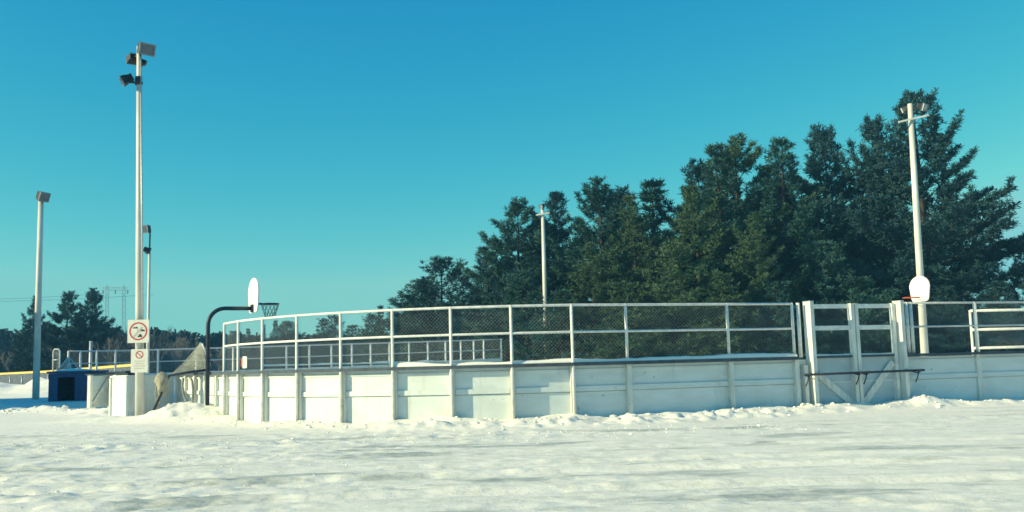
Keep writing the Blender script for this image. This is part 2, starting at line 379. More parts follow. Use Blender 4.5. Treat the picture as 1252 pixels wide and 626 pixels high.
def sweep(pts, lo, hi, z0, z1, z0f=None):
    """ribbon block following a plan polyline, from offset lo to hi along the outward normal"""
    ns = joint_normals(pts); mb = MB(); vs = []; fs = []
    for i, (p, n) in enumerate(zip(pts, ns)):
        p = Vector((*p, 0))
        a, b = (z0[i], z1[i]) if isinstance(z0, list) else (z0, z1)
        vs += [p + n * lo + Vector((0, 0, a)), p + n * hi + Vector((0, 0, a)), p + n * hi + Vector((0, 0, b)), p + n * lo + Vector((0, 0, b))]
    k = len(pts)
    for i in range(k - 1):
        for j in range(4):
            fs.append((i * 4 + j, i * 4 + (j + 1) % 4, i * 4 + 4 + (j + 1) % 4, i * 4 + 4 + j))
    fs += [(3, 2, 1, 0), (k * 4 - 4, k * 4 - 3, k * 4 - 2, k * 4 - 1)]
    return mb.add(vs, fs)

def board_bay(A, B, parent, zt=ZCAP, zseam=.60, m=None):
    m = m or M['board']
    u, n, L = nrm2(A, B); o = (A[0], A[1], 0)
    g = .004
    p = MB().frame_box(o, u, n, (0, 0, 1), (g, -.03, ZB), (L - g, .000, zseam - .006))
    p.frame_box(o, u, n, (0, 0, 1), (g, -.03, zseam + .006), (L - g, .000, zt - .07))
    p.frame_box(o, u, n, (0, 0, 1), (g, -.05, ZB), (L - g, -.032, zt - .072))
    pan = p.build('board_panel', m, parent)
    s = MB().frame_box(o, u, n, (0, 0, 1), (.055, .002, zseam + .015), (L - .055, .034, zseam + .115))
    s.frame_box(o, u, n, (0, 0, 1), (.055, .002, zt - .175), (L - .055, .020, zt - .135))
    s.build('stringer', m, pan)
    return pan

def stud(P, n, parent, zt=ZCAP, w_=.10, d=.105, m=None):
    u = Vector((-n.y, n.x, 0))
    return MB().frame_box((P[0], P[1], 0), u, n, (0, 0, 1), (-w_ / 2, .003, ZB), (w_ / 2, d, zt - .07)).build('stud', m or M['stud'], parent)

def fence_post(P, n, parent, z0, z1, off=.125, r=.031):
    q = Vector((*P, 0)) + n * off
    mb = MB().tube([q + Vector((0, 0, z0)), q + Vector((0, 0, z1 + .02))], r, 12)
    return mb.build('fence_post', M['rail'], parent)

def pipe(pts, ns, z, off, r, name, parent, m=None):
    return MB().tube([Vector((p[0], p[1], z)) + n * off for p, n in zip(pts, ns)], r, 10).build(name, m or M['rail'], parent)

# ------------------------------------------------------------------ near rink wall: end boards, tall fenced corner, first straight bays
wall = thing('rink_wall', (-2.47, 19.86, 0), 'long white board wall curving round the rink corner, chain link fence above', 'rink wall', 'rink walls')
allp = END + PTS[1:]; ns_all = joint_normals(allp)
for A, B in zip(allp[:-1], allp[1:]): board_bay(A, B, wall)
ns = joint_normals(PTS)
for i, (p, n) in enumerate(zip(allp, ns_all)):
    long_bay = p in PTS[9:]
    stud(p, n, wall, w_=.12 if p in END[:-1] else .10, d=.11 if long_bay else .085)
for p, n in zip(PTS, ns):
    z0 = ZCAP - .02 if p in PTS[9:] else .0
    fence_post(p, n, wall, z0, ZTOP, off=.12 if z0 == 0 else .03)
sweep(allp, -.10, .16, ZCAP - .065, ZCAP).build('cap_rail', M['cap'], wall)
offs = [.12] * 9 + [.03] * 3
def pipe_v(z, r, name):
    return MB().tube([Vector((p[0], p[1], z)) + n * o for p, n, o in zip(PTS, ns, offs)], r, 10).build(name, M['rail'], wall)
pipe_v(ZTOP, .027, 'top_rail'); pipe_v(ZMID, .025, 'middle_rail')
def offp(i): p, n, o = PTS[i], ns[i], offs[i] - .05; return (p[0] + n.x * o, p[1] + n.y * o)
for i in range(len(PTS) - 1): chain_link(offp(i), offp(i + 1), ZCAP + .02, ZTOP - .02, 'chain_link', wall)

# snow lying on the cap
def cap_snow(pts, seed, hmax, label, lo=-.09, hi=.15, zc=ZCAP):
    dense = []
    for A, B in zip(pts[:-1], pts[1:]):
        m_ = max(2, int(nrm2(A, B)[2] / .06))
        for i in range(m_): dense.append((A[0] + (B[0] - A[0]) * i / m_, A[1] + (B[1] - A[1]) * i / m_))
    dense.append(pts[-1]); t = np.arange(len(dense)) * .06
    h = hmax * np.clip(.75 + fbm(t * .9, t * 0 + 3, seed, 4, .6) * 1.1, .06, 1)
    w1 = hi - .03 + .05 * fbm(t * 1.3, t * 0 + 9, seed + 5, 3)
    nsd = joint_normals(dense); vs = []; fs = []
    prof = ((0, 0), (.0, .55), (.25, .95), (.6, 1.0), (.92, .8), (1, 0))
    for i, (p, n) in enumerate(zip(dense, nsd)):
        for a, b in prof: vs.append(Vector((p[0], p[1], zc + .002 + h[i] * b)) + n * (lo + (w1[i] - lo) * a))
    q = len(prof)
    for i in range(len(dense) - 1):
        for j in range(q - 1): fs.append((i * q + j, i * q + j + 1, i * q + q + j + 1, i * q + q + j))
    fs += [tuple(range(q)), tuple(range((len(dense) - 1) * q, len(dense) * q))[::-1]]
    o = MB().add(vs, fs, True).build('cap_snow', M['freshsnow'])
    return tag(o, label, 'snow', None, 'stuff')
cap_snow(PTS[5:], 5, .095, 'strip of snow lying along the cap of the curved boards')

# hanging white box on the fence near the corner end
fs_ = thing('fence_sign', at(298, 443, 22.4), 'small white sign with a red edge on the fence at the rink corner', 'sign')
c = at(299.5, 443, 22.35)
MB().box(c, (.14, .02, .27), R(-35)).build('sign_panel', M['sign'], fs_)
MB().box(c + Vector((-.085, .06, 0)), (.045, .024, .20), R(-35)).build('edge_strip', M['red'], fs_)

# ------------------------------------------------------------------ double gate bay
u, n, Lg = nrm2(GATE_A, GATE_B)
gA = Vector((*GATE_A, 0)); gB = Vector((*GATE_B, 0)); Zv = Vector((0, 0, 1))
gp_labels = {0: ('white square gate post at the hinge side nearest the long boards', gA), 1: ('white square gate post beside the short right boards', gB)}
for k_, (lb, P) in gp_labels.items():
    t = thing('gate_post', P, lb, 'gate post', 'gate posts')
    MB().frame_box(P, u, n, Zv, (-.045, -.02, -.05), (.045, .25, ZTOP + .03)).build('post_shaft', M['stud'], t)
    MB().frame_box(P, u, n, Zv, (-.05, -.026, ZTOP + .031), (.05, .256, ZTOP + .05)).build('post_cap', M['galv'], t)
mid = Lg / 2
for s0, s1, lb, br in ((.075, mid - .012, 'gate leaf whose diagonal brace falls toward the centre, beside the long boards', 0), (mid + .012, Lg - .075, 'gate leaf whose diagonal brace rises away from the centre, beside the hoop', 1)):
    t = thing('gate_leaf', gA + u * s0, lb, 'gate', 'leaves of the double rink gate')
    def fb(a, b, c_, d_, e, f): return MB().frame_box(gA, u, n, Zv, (a, b, c_), (d_, e, f))
    free = s1 if br == 0 else s0
    for a in (s0, s1 - .085):
        f_ = (a == s0) == (br == 1)
        fb(a, .0, .03, a + .085, .13 if f_ else .09, ZTOP - .005).build('stile', M['stud'] if f_ else M['rail'], t)
    fb(s0 + .087, .01, ZTOP - .11, s1 - .087, .06, ZTOP - .015).build('top_bar', M['rail'], t)
    fb(s0 + .087, .01, ZMID - .05, s1 - .087, .06, ZMID + .05).build('middle_bar', M['rail'], t)
    pan = fb(s0 + .087, -.03, .04, s1 - .087, .0, ZCAP - .05).build('board_panel', M['leafboard'], t)
    fb(s0 + .09, .002, .60, s1 - .09, .012, .63).build('seam_strip', M['board'], pan)
    fb(s0 + .087, -.06, ZCAP - .048, s1 - .087, .075, ZCAP).build('cap_rail', M['cap'], t)
    a, b = (s0 + .13, s1 - .12)
    za, zb = ((.80, .10) if br == 0 else (.10, 1.02))
    MB().bar(gA + u * a + n * .03 + Zv * za, gA + u * b + n * .03 + Zv * zb, .05, .15, up=tuple(Zv)).build('brace', M['stud'], t)
    A2 = gA + u * (s0 + .09) + n * .03; B2 = gA + u * (s1 - .09) + n * .03
    chain_link((A2.x, A2.y), (B2.x, B2.y), ZCAP + .01, ZMID - .05, 'chain_link', t); chain_link((A2.x, A2.y), (B2.x, B2.y), ZMID + .05, ZTOP - .11, 'chain_link', t)
    A3, B3 = gA + u * s0, gA + u * s1
    o = cap_snow([(A3.x + u.x * .1, A3.y + u.y * .1), (B3.x - u.x * .1, B3.y - u.y * .1)], 60 + br, .05, 'thin snow along the cap of the ' + ('left gate leaf' if br == 0 else 'right gate leaf'), -.05, .075)
bar = thing('locking_bar', gA + u * -.2 + Zv * .8, 'long dark steel bar laid across both gate leaves', 'bar')
zb0 = .80
MB().tube([gA + u * -.32 + n * .29 + Zv * zb0, gA + u * (Lg + .45) + n * .29 + Zv * (zb0 + .02)], .026, 10).build('steel_bar', M['dark'], bar)
for s_ in (-.2, mid - .10, mid + .10, Lg + .3):
    b0 = gA + u * s_ + Zv * zb0
    h_ = MB().tube([b0 + n * .02 + Zv * .0, b0 + n * .27 + Zv * -.04, b0 + n * .34 + Zv * .0, b0 + n * .34 + Zv * .05], .016, 8)
    h_.tube([b0 + n * .29 + Zv * .02, b0 + n * .29 + u * -.05 + Zv * -.14, b0 + n * .25 + u * -.08 + Zv * -.25], .013, 6)
    h_.build('hook', M['dark'], bar)
# filler bay between the last long panel and the gate, belongs to the wall
fillA = (gA + u * -.06); board_bay(PTS[-1], (fillA.x, fillA.y), wall)
nn = ns[-1]
for s_ in (.12, .0):
    pass
q = Vector((*PTS[-1], 0)) + u * .16
fence_post((q.x, q.y), n, wall, ZCAP - .02, ZTOP, off=.03, r=.04)
st = gA + u * -.17; stud((st.x, st.y), n, wall, zt=ZCAP - .12, w_=.09, d=.14)
# right hand wall after the gate
rw = thing('rink_wall', (10.86, 22.47, 0), 'straight white board wall to the right of the double gate, under the hoop', 'rink wall', 'rink walls')
rp = [(gB.x + u.x * .06, gB.y + u.y * .06)] + RIGHT[1:]
nr = joint_normals(rp)
for A, B in zip(rp[:-1], rp[1:]): board_bay(A, B, rw, m=M['board'])
for p, q_ in zip(rp[1:], nr[1:]):
    stud(p, q_, rw, w_=.12, d=.05); fence_post(p, q_, rw, ZCAP - .02, ZTOP, off=.03)
for s_ in (.11, .30, .42):
    q = gB + u * s_; fence_post((q.x, q.y), n, rw, ZCAP - .02 if s_ > .2 else 0, ZTOP, off=.03, r=.036)
stq = gB + u * .2; stud((stq.x, stq.y), n, rw, w_=.09, d=.07)
sweep(rp, -.10, .13, ZCAP - .065, ZCAP).build('cap_rail', M['cap'], rw)
pipe(rp, nr, ZTOP, .03, .024, 'top_rail', rw, M['galv']); pipe(rp, nr, ZMID, .03, .022, 'middle_rail', rw, M['galv'])
for A, B in zip(rp[:-1], rp[1:]): chain_link(A, B, ZCAP + .02, ZTOP - .02, 'chain_link', rw)

# ------------------------------------------------------------------ fence section inside, far right
inner = [(X(1191, 30.4), 30.4), (X(1272, 30.8), 30.8), (X(1340, 31.0), 31.0)]
iw = thing('inner_fence', (*inner[0], 0), 'bright white rail fence on boards inside the rink at the far right', 'fence')
ni = joint_normals(inner)
for A, B in zip(inner[:-1], inner[1:]): board_bay(A, B, iw, zt=1.2)
for z in (1.32, 1.90, 2.50): pipe(inner, ni, z, .05, .042, 'rail', iw, M['rail'])
for j, (p, q_) in enumerate(zip(inner, ni)):
    fence_post(p, q_, iw, 0, 2.5, off=.0, r=.04)
fence_post((inner[0][0] + .16, inner[0][1] + .02), ni[0], iw, 0, 2.75, off=.04, r=.04)
for A, B in zip(inner[:-1], inner[1:]): chain_link(A, B, 1.3, 2.48, 'chain_link', iw)

# ------------------------------------------------------------------ far rink wall with fence
FARPX = [(613, 57), (591.6, 56.6), (579.3, 56.2), (563.4, 55.7), (544.7, 55.2), (523, 54.6), (500, 54.1), (476, 53.6), (453, 53.1), (430, 52.6), (405, 52.1),
         (378, 51.6), (350, 51.1), (320, 50.6), (285, 50), (240, 49.5), (193, 49), (165, 48.6), (141, 48.2), (118, 47.8), (98, 47.4), (83, 47)]
fp = [(X(a, b), b) for a, b in FARPX][::-1]
fw = thing('far_rink_wall', (*fp[10], 0), 'far side rink boards carrying a low pale pipe fence across the ice', 'rink wall')
nf = joint_normals(fp); kf = len(fp)
rise = [.30 * max(0, (i - 4) / (kf - 5)) for i in range(kf)]
for i in range(kf - 1):
    u_, n_, L_ = nrm2(fp[i], fp[i + 1]); zt = 1.22 + .25 * max(0, (i - 4) / (kf - 5))
    b_ = MB().frame_box((*fp[i], 0), u_, n_, Zv, (.005, -.06, -.05), (L_ - .005, 0, zt))
    b_.build('board_panel', M['board'], fw)
    A, B = fp[i], fp[i + 1]
    chain_link(A, B, zt + .05, 2.36 + rise[i], 'chain_link', fw, pitch=.11, wd=.005)
for i, (p, q_) in enumerate(zip(fp, nf)):
    MB().tube([Vector((*p, 0)) + q_ * .05, Vector((*p, 2.40 + rise[i])) + q_ * .05], .055, 8).build('fence_post', M['rail'], fw)
def vp(dz, r, name, m=M['rail']): MB().tube([Vector((p[0], p[1], dz + rise[i])) + nf[i] * .05 for i, p in enumerate(fp)], r, 8).build(name, m, fw)
vp(2.38, .038, 'top_rail', M['galv']); vp(1.78, .03, 'middle_rail', M['galv'])
cap_snow(fp[8:], 90, .13, 'ridge of snow on top of the far rink boards', -.12, .14, 1.42)

# ------------------------------------------------------------------ bench box, open gate leaf, blue shelter on the left
bx = [(X(137, 26.8), 26.8), (X(155, 25.7), 25.7), (X(172, 26.2), 26.2), (-9.62, 27.15)]
bb = thing('bench_box', (*bx[1], 0), 'white boarded bench box beside the tall near light pole', 'bench box')
for A, B in zip(bx[:-1], bx[1:]):
    u_, n_, L_ = nrm2(A, B)
    MB().frame_box((*A, 0), u_, n_, Zv, (.004, -.05, -.05), (L_ - .004, 0, 1.10)).build('board_panel', M['board'], bb)
nb_ = joint_normals(bx)
sweep(bx, -.1, .05, 1.105, 1.16).build('cap_rail', M['stud'], bb)
sweep([bx[0], bx[1], bx[2]], -.22, -.12, 1.17, 1.23).build('top_board', M['dark'], bb)
for p, q_ in zip(bx[:1] + bx[2:3], nb_[:1] + nb_[2:3]): stud(p, q_, bb, zt=1.16, d=.05)

ga = Vector((X(109, 31.6), 31.6, 0)); gb = Vector((X(136, 32.6), 32.6, 0)); u_, n_, L_ = nrm2(ga, gb)
sg = thing('side_gate', ga, 'small pale gate with one diagonal brace beside the blue shelter', 'gate')
def f2(a, b, c_, d_, e, f): return MB().frame_box(ga, u_, n_, Zv, (a, b, c_), (d_, e, f))
f2(0, -.05, .12, .12, .07, 1.2).build('stile', M['stud'], sg); f2(L_ - .09, -.05, .12, L_, .07, 1.2).build('stile', M['stud'], sg)
f2(.122, -.05, .14, L_ - .092, -.01, 1.16).build('board_panel', M['board'], sg)
f2(.122, -.008, .60, L_ - .092, .03, .66).build('middle_bar', M['stud'], sg)
f2(-.03, -.12, 1.202, L_ + .03, .09, 1.24).build('cap_rail', M['cap'], sg)
MB().bar(ga + u_ * .17 + n_ * .05 + Zv * .25, ga + u_ * (L_ - .1) + n_ * .05 + Zv * 1.12, .03, .13).build('brace', M['stud'], sg)

dl, dr = X(60, 38), X(107.5, 38)
du = thing('bench_shelter', ((dl + dr) / 2, 38, 0), 'dark blue boxed bench shelter with an open front', 'shelter')
o1, o2 = X(71, 38), X(92, 38)
f = MB(); yb = 39.8; zt = 1.30
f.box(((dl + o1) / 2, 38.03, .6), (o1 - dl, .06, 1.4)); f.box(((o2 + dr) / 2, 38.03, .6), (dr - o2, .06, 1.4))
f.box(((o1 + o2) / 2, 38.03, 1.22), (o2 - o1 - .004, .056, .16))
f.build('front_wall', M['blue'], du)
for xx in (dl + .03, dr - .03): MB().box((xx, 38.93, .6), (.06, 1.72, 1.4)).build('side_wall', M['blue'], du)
MB().box(((dl + dr) / 2, yb + .02, .6), (dr - dl, .06, 1.4)).build('back_wall', M['inside'], du)
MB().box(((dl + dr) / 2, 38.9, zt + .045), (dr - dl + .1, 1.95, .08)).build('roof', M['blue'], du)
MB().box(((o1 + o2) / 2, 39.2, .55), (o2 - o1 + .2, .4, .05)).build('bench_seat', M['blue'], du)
sn = MB()
rg = np.linspace(0, 1, 9)
vs_ = []; fs2 = []
for a in range(9):
    for b in range(9):
        e = min(a, 8 - a, b, 8 - b) / 4
        vs_.append((dl + .18 + (o2 - dl - .2) * rg[a], 38.05 + 1.6 * rg[b], zt + .087 + (.11 * math.sqrt(e) * (.7 + .6 * random.random()) if e else 0)))
for a in range(8):
    for b in range(8): fs2.append((a * 9 + b, a * 9 + 9 + b, a * 9 + b + 10, a * 9 + b + 1))
tag(sn.add(vs_, fs2, True).build('roof_snow', M['freshsnow']), 'patch of snow on the flat top of the blue shelter', 'snow', None, 'stuff')
# low dark wall running from the shelter to the bench box
lw = [(dr + .02, 38.1), (X(140, 33.6), 33.6), (X(157, 29), 29)]
lwt = thing('bench_wall', (*lw[1], 0), 'low wall with a dark cap between the blue shelter and the bench box', 'wall')
for A, B in zip(lw[:-1], lw[1:]):
    a_, b_, c_ = nrm2(A, B); MB().frame_box((*A, 0), a_, b_, Zv, (.004, -.06, -.05), (c_ - .004, 0, 1.2)).build('board_panel', M['board'], lwt)
sweep(lw, -.14, .08, 1.205, 1.30).build('cap_rail', M['dark'], lwt)

# ------------------------------------------------------------------ light poles
def flood(c, aim, w_, h_, d_, name, parent, pale=False):
    aim = Vector(aim).normalized(); side = aim.cross(Zv).normalized(); up = side.cross(aim); c = Vector(c)
    bx_ = MB()
    o0 = [(-w_ * .32, -h_ * .32), (w_ * .32, -h_ * .32), (w_ * .32, h_ * .32), (-w_ * .32, h_ * .32)]
    o1_ = [(-w_ / 2, -h_ / 2), (w_ / 2, -h_ / 2), (w_ / 2, h_ / 2), (-w_ / 2, h_ / 2)]
    vs = [c + side * x + up * y - aim * d_ * .6 for x, y in o0] + [c + side * x + up * y + aim * d_ * .2 for x, y in o1_] + [c + side * x + up * y + aim * d_ * .4 for x, y in o1_]
    bx_.add(vs, [(3, 2, 1, 0), (8, 9, 10, 11)] + [(i + k, (i + 1) % 4 + k, (i + 1) % 4 + 4 + k, i + 4 + k) for k in (0, 4) for i in range(4)])
    for j in range(-2, 3): bx_.frame_box(c - aim * d_ * .6, side, up, aim, (j * w_ * .13 - .006, -h_ * .4, -.04), (j * w_ * .13 + .006, h_ * .4, .02))
    h = bx_.build(name, M['lamp'], parent)
    fr = MB(); t_ = .12 * h_
    z0, z1 = d_ * .4 + .003, d_ * .4 + .035
    for a, b, c_, d in ((-w_ / 2, -h_ / 2, w_ / 2, -h_ / 2 + t_), (-w_ / 2, h_ / 2 - t_, w_ / 2, h_ / 2), (-w_ / 2, -h_ / 2 + t_, -w_ / 2 + t_, h_ / 2 - t_), (w_ / 2 - t_, -h_ / 2 + t_, w_ / 2, h_ / 2 - t_)):
        fr.frame_box(c, side, up, aim, (a, b, z0), (c_, d, z1))
    fr.build('lamp_rim', M['lampframe'], h)
    MB().frame_box(c, side, up, aim, (-w_ / 2 + t_, -h_ / 2 + t_, z0), (w_ / 2 - t_, h_ / 2 - t_, z0 + .012)).build('lens', M['palelens'] if pale else M['lens'], h)
    return h
def light_pole(top, base, r0, r1, label, m=None):
    t = thing('light_pole', base, label, 'light pole', 'rink light poles')
    MB().tube([base, base.lerp(top, .5), top], [r0, (r0 + r1) / 2, r1], 16).build('pole', m or M['pole'], t)
    return t
# tall near pole
Y0 = 25.0
top = at(165.5, 57, Y0); base = Vector((at(171, 500, Y0).x, Y0, 0)); top = Vector((top.x, Y0, top.z)); top.x = base.x * .35 + top.x * .65; 
p1 = light_pole(top, base, .115, .062, 'tallest near light pole carrying two warning signs')
c = at(177.5, 60, Y0 - .15); flood(c, (.75, -.75, -.35), .44, .32, .3, 'floodlight', p1)
MB().tube([Vector((top.x, Y0, top.z - .12)), Vector((c.x - .18, Y0 - .05, c.z - .1)), c - Vector((.05, -.08, .02))], .03, 8).build('lamp_arm', M['lamp'], p1)
c = at(161.5, 72, Y0 + .25); flood(c, (-.55, .8, -.3), .26, .22, .22, 'floodlight', p1)
MB().tube([Vector((top.x, Y0, c.z + .02)), c], .028, 8).build('lamp_arm', M['lamp'], p1)
c = at(174, 76, Y0 + .3); flood(c, (.5, .8, -.35), .16, .14, .14, 'floodlight', p1)
MB().tube([Vector((top.x, Y0, c.z)), c], .022, 8).build('lamp_arm', M['lamp'], p1)
c = at(154, 97.5, Y0 - .1); flood(c, (-.8, -.35, -.5), .26, .24, .24, 'floodlight', p1, True)
MB().tube([Vector((top.x + .12, Y0 - .02, at(168, 102, Y0).z)), Vector((top.x, Y0 - .03, at(168, 101.5, Y0).z)), at(159, 100.5, Y0 - .1), c + Vector((.08, .0, -.02))], .03, 8).build('lamp_arm', M['lamp'], p1)
MB().tube([Vector((top.x + .004, Y0, at(167, 104, Y0).z)), Vector((top.x + .002, Y0, at(167, 94, Y0).z))], .092, 14).build('clamp_band', M['lamp'], p1)
MB().tube([base + Vector((.09, -.075, 1.3)), Vector((top.x + .065, Y0 - .035, top.z - .4))], .022, 6).build('conduit', M['galv'], p1)
# far left pole
Y1 = 42.5
top = at(49.5, 241, Y1); base = Vector((X(45, Y1), Y1, 0)); top = Vector((base.x * .5 + top.x * .5, Y1, top.z))
p2 = light_pole(top, base, .15, .11, 'light pole at far left whose foot stands in blue shade')
c = at(52, 240, Y1 - .1); flood(c, (.8, -.45, -.4), .5, .42, .36, 'floodlight', p2)
MB().tube([top, c], .04, 8).build('lamp_arm', M['lamp'], p2)
# hidden pole just behind the tall one
Y2 = 60.0
top = at(180.5, 303, Y2); base = Vector((X(180.5, Y2), Y2, 0)); top = Vector((base.x, Y2, top.z))
p3 = light_pole(top, base, .11, .075, 'thin distant light pole just behind the tallest pole')
c = at(179.5, 280, Y2 - .1); flood(c, (-.3, -.9, -.2), .42, .52, .34, 'floodlight', p3)
c2 = at(180, 306, Y2 - .15); flood(c2, (.7, .6, -.4), .42, .36, .3, 'floodlight', p3)
MB().tube([Vector((top.x, Y2, top.z - .5)), Vector((top.x + .02, Y2, c.z)), c], .05, 8).tube([Vector((top.x, Y2, c2.z)), c2], .04, 8).build('lamp_arm', M['lamp'], p3)
# middle pole in front of pines
Y3 = 58.0
top = at(664, 254, Y3); base = Vector((X(668.5, Y3), Y3, 0)); top = Vector((base.x * .5 + top.x * .5, Y3, top.z))
p4 = light_pole(top, base, .16, .10, 'slim white light pole standing before the middle pines')
z_ = at(664, 262, Y3).z
MB().bar((top.x - .42, Y3 - .13, z_ - .06), (top.x + .40, Y3 - .13, z_ + .06), .07, .09).build('cross_arm', M['pole'], p4)
c = at(662.5, 252, Y3 - .25); flood(c, (-.5, -.6, -.3), .30, .26, .24, 'floodlight', p4, True)
MB().tube([Vector((top.x, Y3, z_ + .2)), c], .04, 8).build('lamp_arm', M['lamp'], p4)
# right pole
Y4 = 36.0
top = at(1115.5, 127, Y4); base = Vector((X(1131, Y4), Y4, 0)); top = Vector((base.x * .35 + top.x * .65, Y4, top.z))
p5 = light_pole(top, base, .15, .095, 'white light pole by the gate with a basketball backboard on it')
z_ = at(1116, 147, Y4).z
MB().bar((top.x - .55, Y4 - .14, z_ - .09), (top.x + .62, Y4 - .14, z_ + .15), .06, .06).build('cross_arm', M['pole'], p5)
c = at(1128, 131, Y4 - .2); flood(c, (.55, -.75, -.35), .34, .28, .26, 'floodlight', p5, True)
MB().tube([Vector((top.x, Y4, top.z - .2)), c], .04, 8).build('lamp_arm', M['lamp'], p5)
c = at(1107, 134, Y4 + .3); flood(c, (-.6, .7, -.35), .22, .2, .2, 'floodlight', p5)
MB().tube([Vector((top.x, Y4, top.z - .2)), c], .04, 8).build('lamp_arm', M['lamp'], p5)

# ------------------------------------------------------------------ signs on the tall pole
def ring(r0, r1, n_=40):
    vs = []; fs = []
    for i in range(n_):
        a = 2 * math.pi * i / n_
        for r in (r0, r1): vs.append((math.cos(a) * r, math.sin(a) * r))
    return vs, [(2 * i, 2 * i + 1, (2 * i + 3) % (2 * n_), (2 * i + 2) % (2 * n_)) for i in range(n_)]
SX, SY = Vector((1, 0, 0)), Vector((0, -1, 0))
def flat(mb, shape, faces, c, d): mb.add([Vector(c) + SX * x + Zv * y + SY * d for x, y in shape], faces)
def stroke(mb, c, x0, y0, x1, y1, t, d):
    v = Vector((x1 - x0, y1 - y0)); m_ = Vector((-v.y, v.x)).normalized() * t / 2
    flat(mb, [(x0 - m_.x, y0 - m_.y), (x0 + m_.x, y0 + m_.y), (x1 + m_.x, y1 + m_.y), (x1 - m_.x, y1 - m_.y)], [(0, 3, 2, 1)], c, d)
def rounded(w_, h_, r):
    o = []
    for cx, cy, a0 in ((w_ / 2 - r, h_ / 2 - r, 0), (-w_ / 2 + r, h_ / 2 - r, 90), (-w_ / 2 + r, -h_ / 2 + r, 180), (w_ / 2 - r, -h_ / 2 + r, 270)):
        for k_ in range(5): a = R(a0 + k_ * 22.5); o.append((cx + math.cos(a) * r, cy + math.sin(a) * r))
    return o
s = Y0 / FPX; YS = Y0 - .16
c = at(169.3, 405, YS); s1_ = thing('warning_sign', c, 'square white sign with red ring and dark symbols on the tall pole', 'sign', 'signs on the tall pole')
MB().prism(rounded(26 * s, 28 * s, .02), c, SX, Zv, SY, 0, .012).build('sign_panel', M['sign'], s1_)
rr = MB(); vv, ff = ring(9.2 * s, 10.9 * s); flat(rr, vv, [tuple(reversed(q)) for q in ff], c, .0145)
rr.build('red_ring', M['red'], s1_)
for strokes in (((-6.6, 4.2, -2.2, 4.2, 1.5), (-2.6, 5.4, -.6, 3.4, 1.2)), ((3.0, .6, 8.0, .6, 1.7), (4.0, 2.2, 7.4, 1.0, .9)), ((-.6, -6.2, 4.8, -6.2, 2.0), (1.0, -4.4, 3.8, -4.4, 1.9))):
    sy = MB()
    for k_, (a, b, c_, d_, t_) in enumerate(strokes): stroke(sy, c, a * s, b * s, c_ * s, d_ * s, t_ * s, .0145 + .001 * k_)
    sy.build('symbol', M['ink'], s1_)
sl_ = MB(); stroke(sl_, c, -5.6 * s, -6.6 * s, 4.8 * s, 5.4 * s, 1.3 * s, .0165); stroke(sl_, c, -1.6 * s, 2.0 * s, 2.4 * s, -1.0 * s, .9 * s, .0175)
sl_.build('slash', M['faint'], s1_)
c = at(170.6, 441, YS); s2_ = thing('warning_sign', c, 'oblong white sign with small red ring and faded lines on the tall pole', 'sign', 'signs on the tall pole')
MB().prism(rounded(20.5 * s, 28 * s, .02), c, SX, Zv, SY, 0, .012).build('sign_panel', M['sign'], s2_)
c2 = c + Zv * 7.2 * s
rr = MB(); vv, ff = ring(3.6 * s, 4.7 * s, 28); flat(rr, vv, [tuple(reversed(q)) for q in ff], c2, .0145); stroke(rr, c2, -2.6 * s, 2.6 * s, 2.6 * s, -2.6 * s, 1.0 * s, .0155)
rr.build('red_ring', M['red'], s2_)
ln = MB()
for k_, wd in enumerate((6.5, 5.0, 7.0, 6.0)): stroke(ln, c, -wd * s, (-.5 - 2.9 * k_) * s, wd * s, (-.5 - 2.9 * k_) * s, .8 * s, .0145)
ln.build('faded_lines', M['faint'], s2_)
for c_ in (at(169.3, 405, Y0 - .125), at(170.6, 441, Y0 - .125)): pass

# ------------------------------------------------------------------ basketball hoops
def fan_outline(w_=1.30, h_=.90):
    o = [(-w_ * .30, -h_ / 2), (w_ * .30, -h_ / 2), (w_ * .39, -h_ * .46), (w_ * .43, -h_ * .36), (w_ / 2, h_ * .08)]
    for k_ in range(1, 13):
        a = math.pi * k_ / 13; o.append((w_ / 2 * math.cos(a), h_ * .08 + (h_ * .42) * math.sin(a)))
    o += [(-w_ / 2, h_ * .08), (-w_ * .43, -h_ * .36), (-w_ * .39, -h_ * .46)]
    return o
def hoop_rim(c, nrm, parent, m, with_net):
    nrm = Vector(nrm); sd = nrm.cross(Zv).normalized(); c = Vector(c)
    r = MB().torus(c, nrm, sd, .228, .016, 32, 8)
    r.bar(c - nrm * .225 + sd * .06, c - nrm * .40 + sd * .06, .02, .05); r.bar(c - nrm * .225 - sd * .06, c - nrm * .40 - sd * .06, .02, .05)
    rim = r.build('rim', m, parent)
    if with_net:
        nb = MB(); N = 12; rad = [.225, .205, .175, .14, .115]; zz = [0, -.09, -.19, -.29, -.36]
        def pt(k_, lv): a = 2 * math.pi * (k_ + .5 * (lv % 2)) / N; return c + nrm * math.cos(a) * rad[lv] + sd * math.sin(a) * rad[lv] + Zv * zz[lv]
        for k_ in range(N):
            for lv in range(4):
                nb.tube([pt(k_, lv), pt(k_, lv + 1)], .0075, 4, False)
                nb.tube([pt(k_, lv), pt(k_ + (1 if lv % 2 else -1), lv + 1)], .0075, 4, False)
        nb.build('net', M['cord'] if with_net == 1 else M['rope'], rim)
    return rim
YH = 24.3; hx = X(254, YH)
h1 = thing('basketball_hoop', (hx, YH, 0), 'basketball hoop on a dark gooseneck pole outside the rink corner', 'basketball hoop')
dirn = Vector((math.cos(R(27)), math.sin(R(27)), 0)); bz = at(254, 377, YH).z; bend = .42
P0 = Vector((hx, YH, 0)); path = [P0, P0 + Zv * (bz - bend)]
for k_ in range(1, 10):
    a = math.pi / 2 * k_ / 9; path.append(P0 + Zv * (bz - bend + bend * math.sin(a)) + dirn * (bend - bend * math.cos(a)))
path.append(P0 + dirn * 1.07 + Zv * bz)
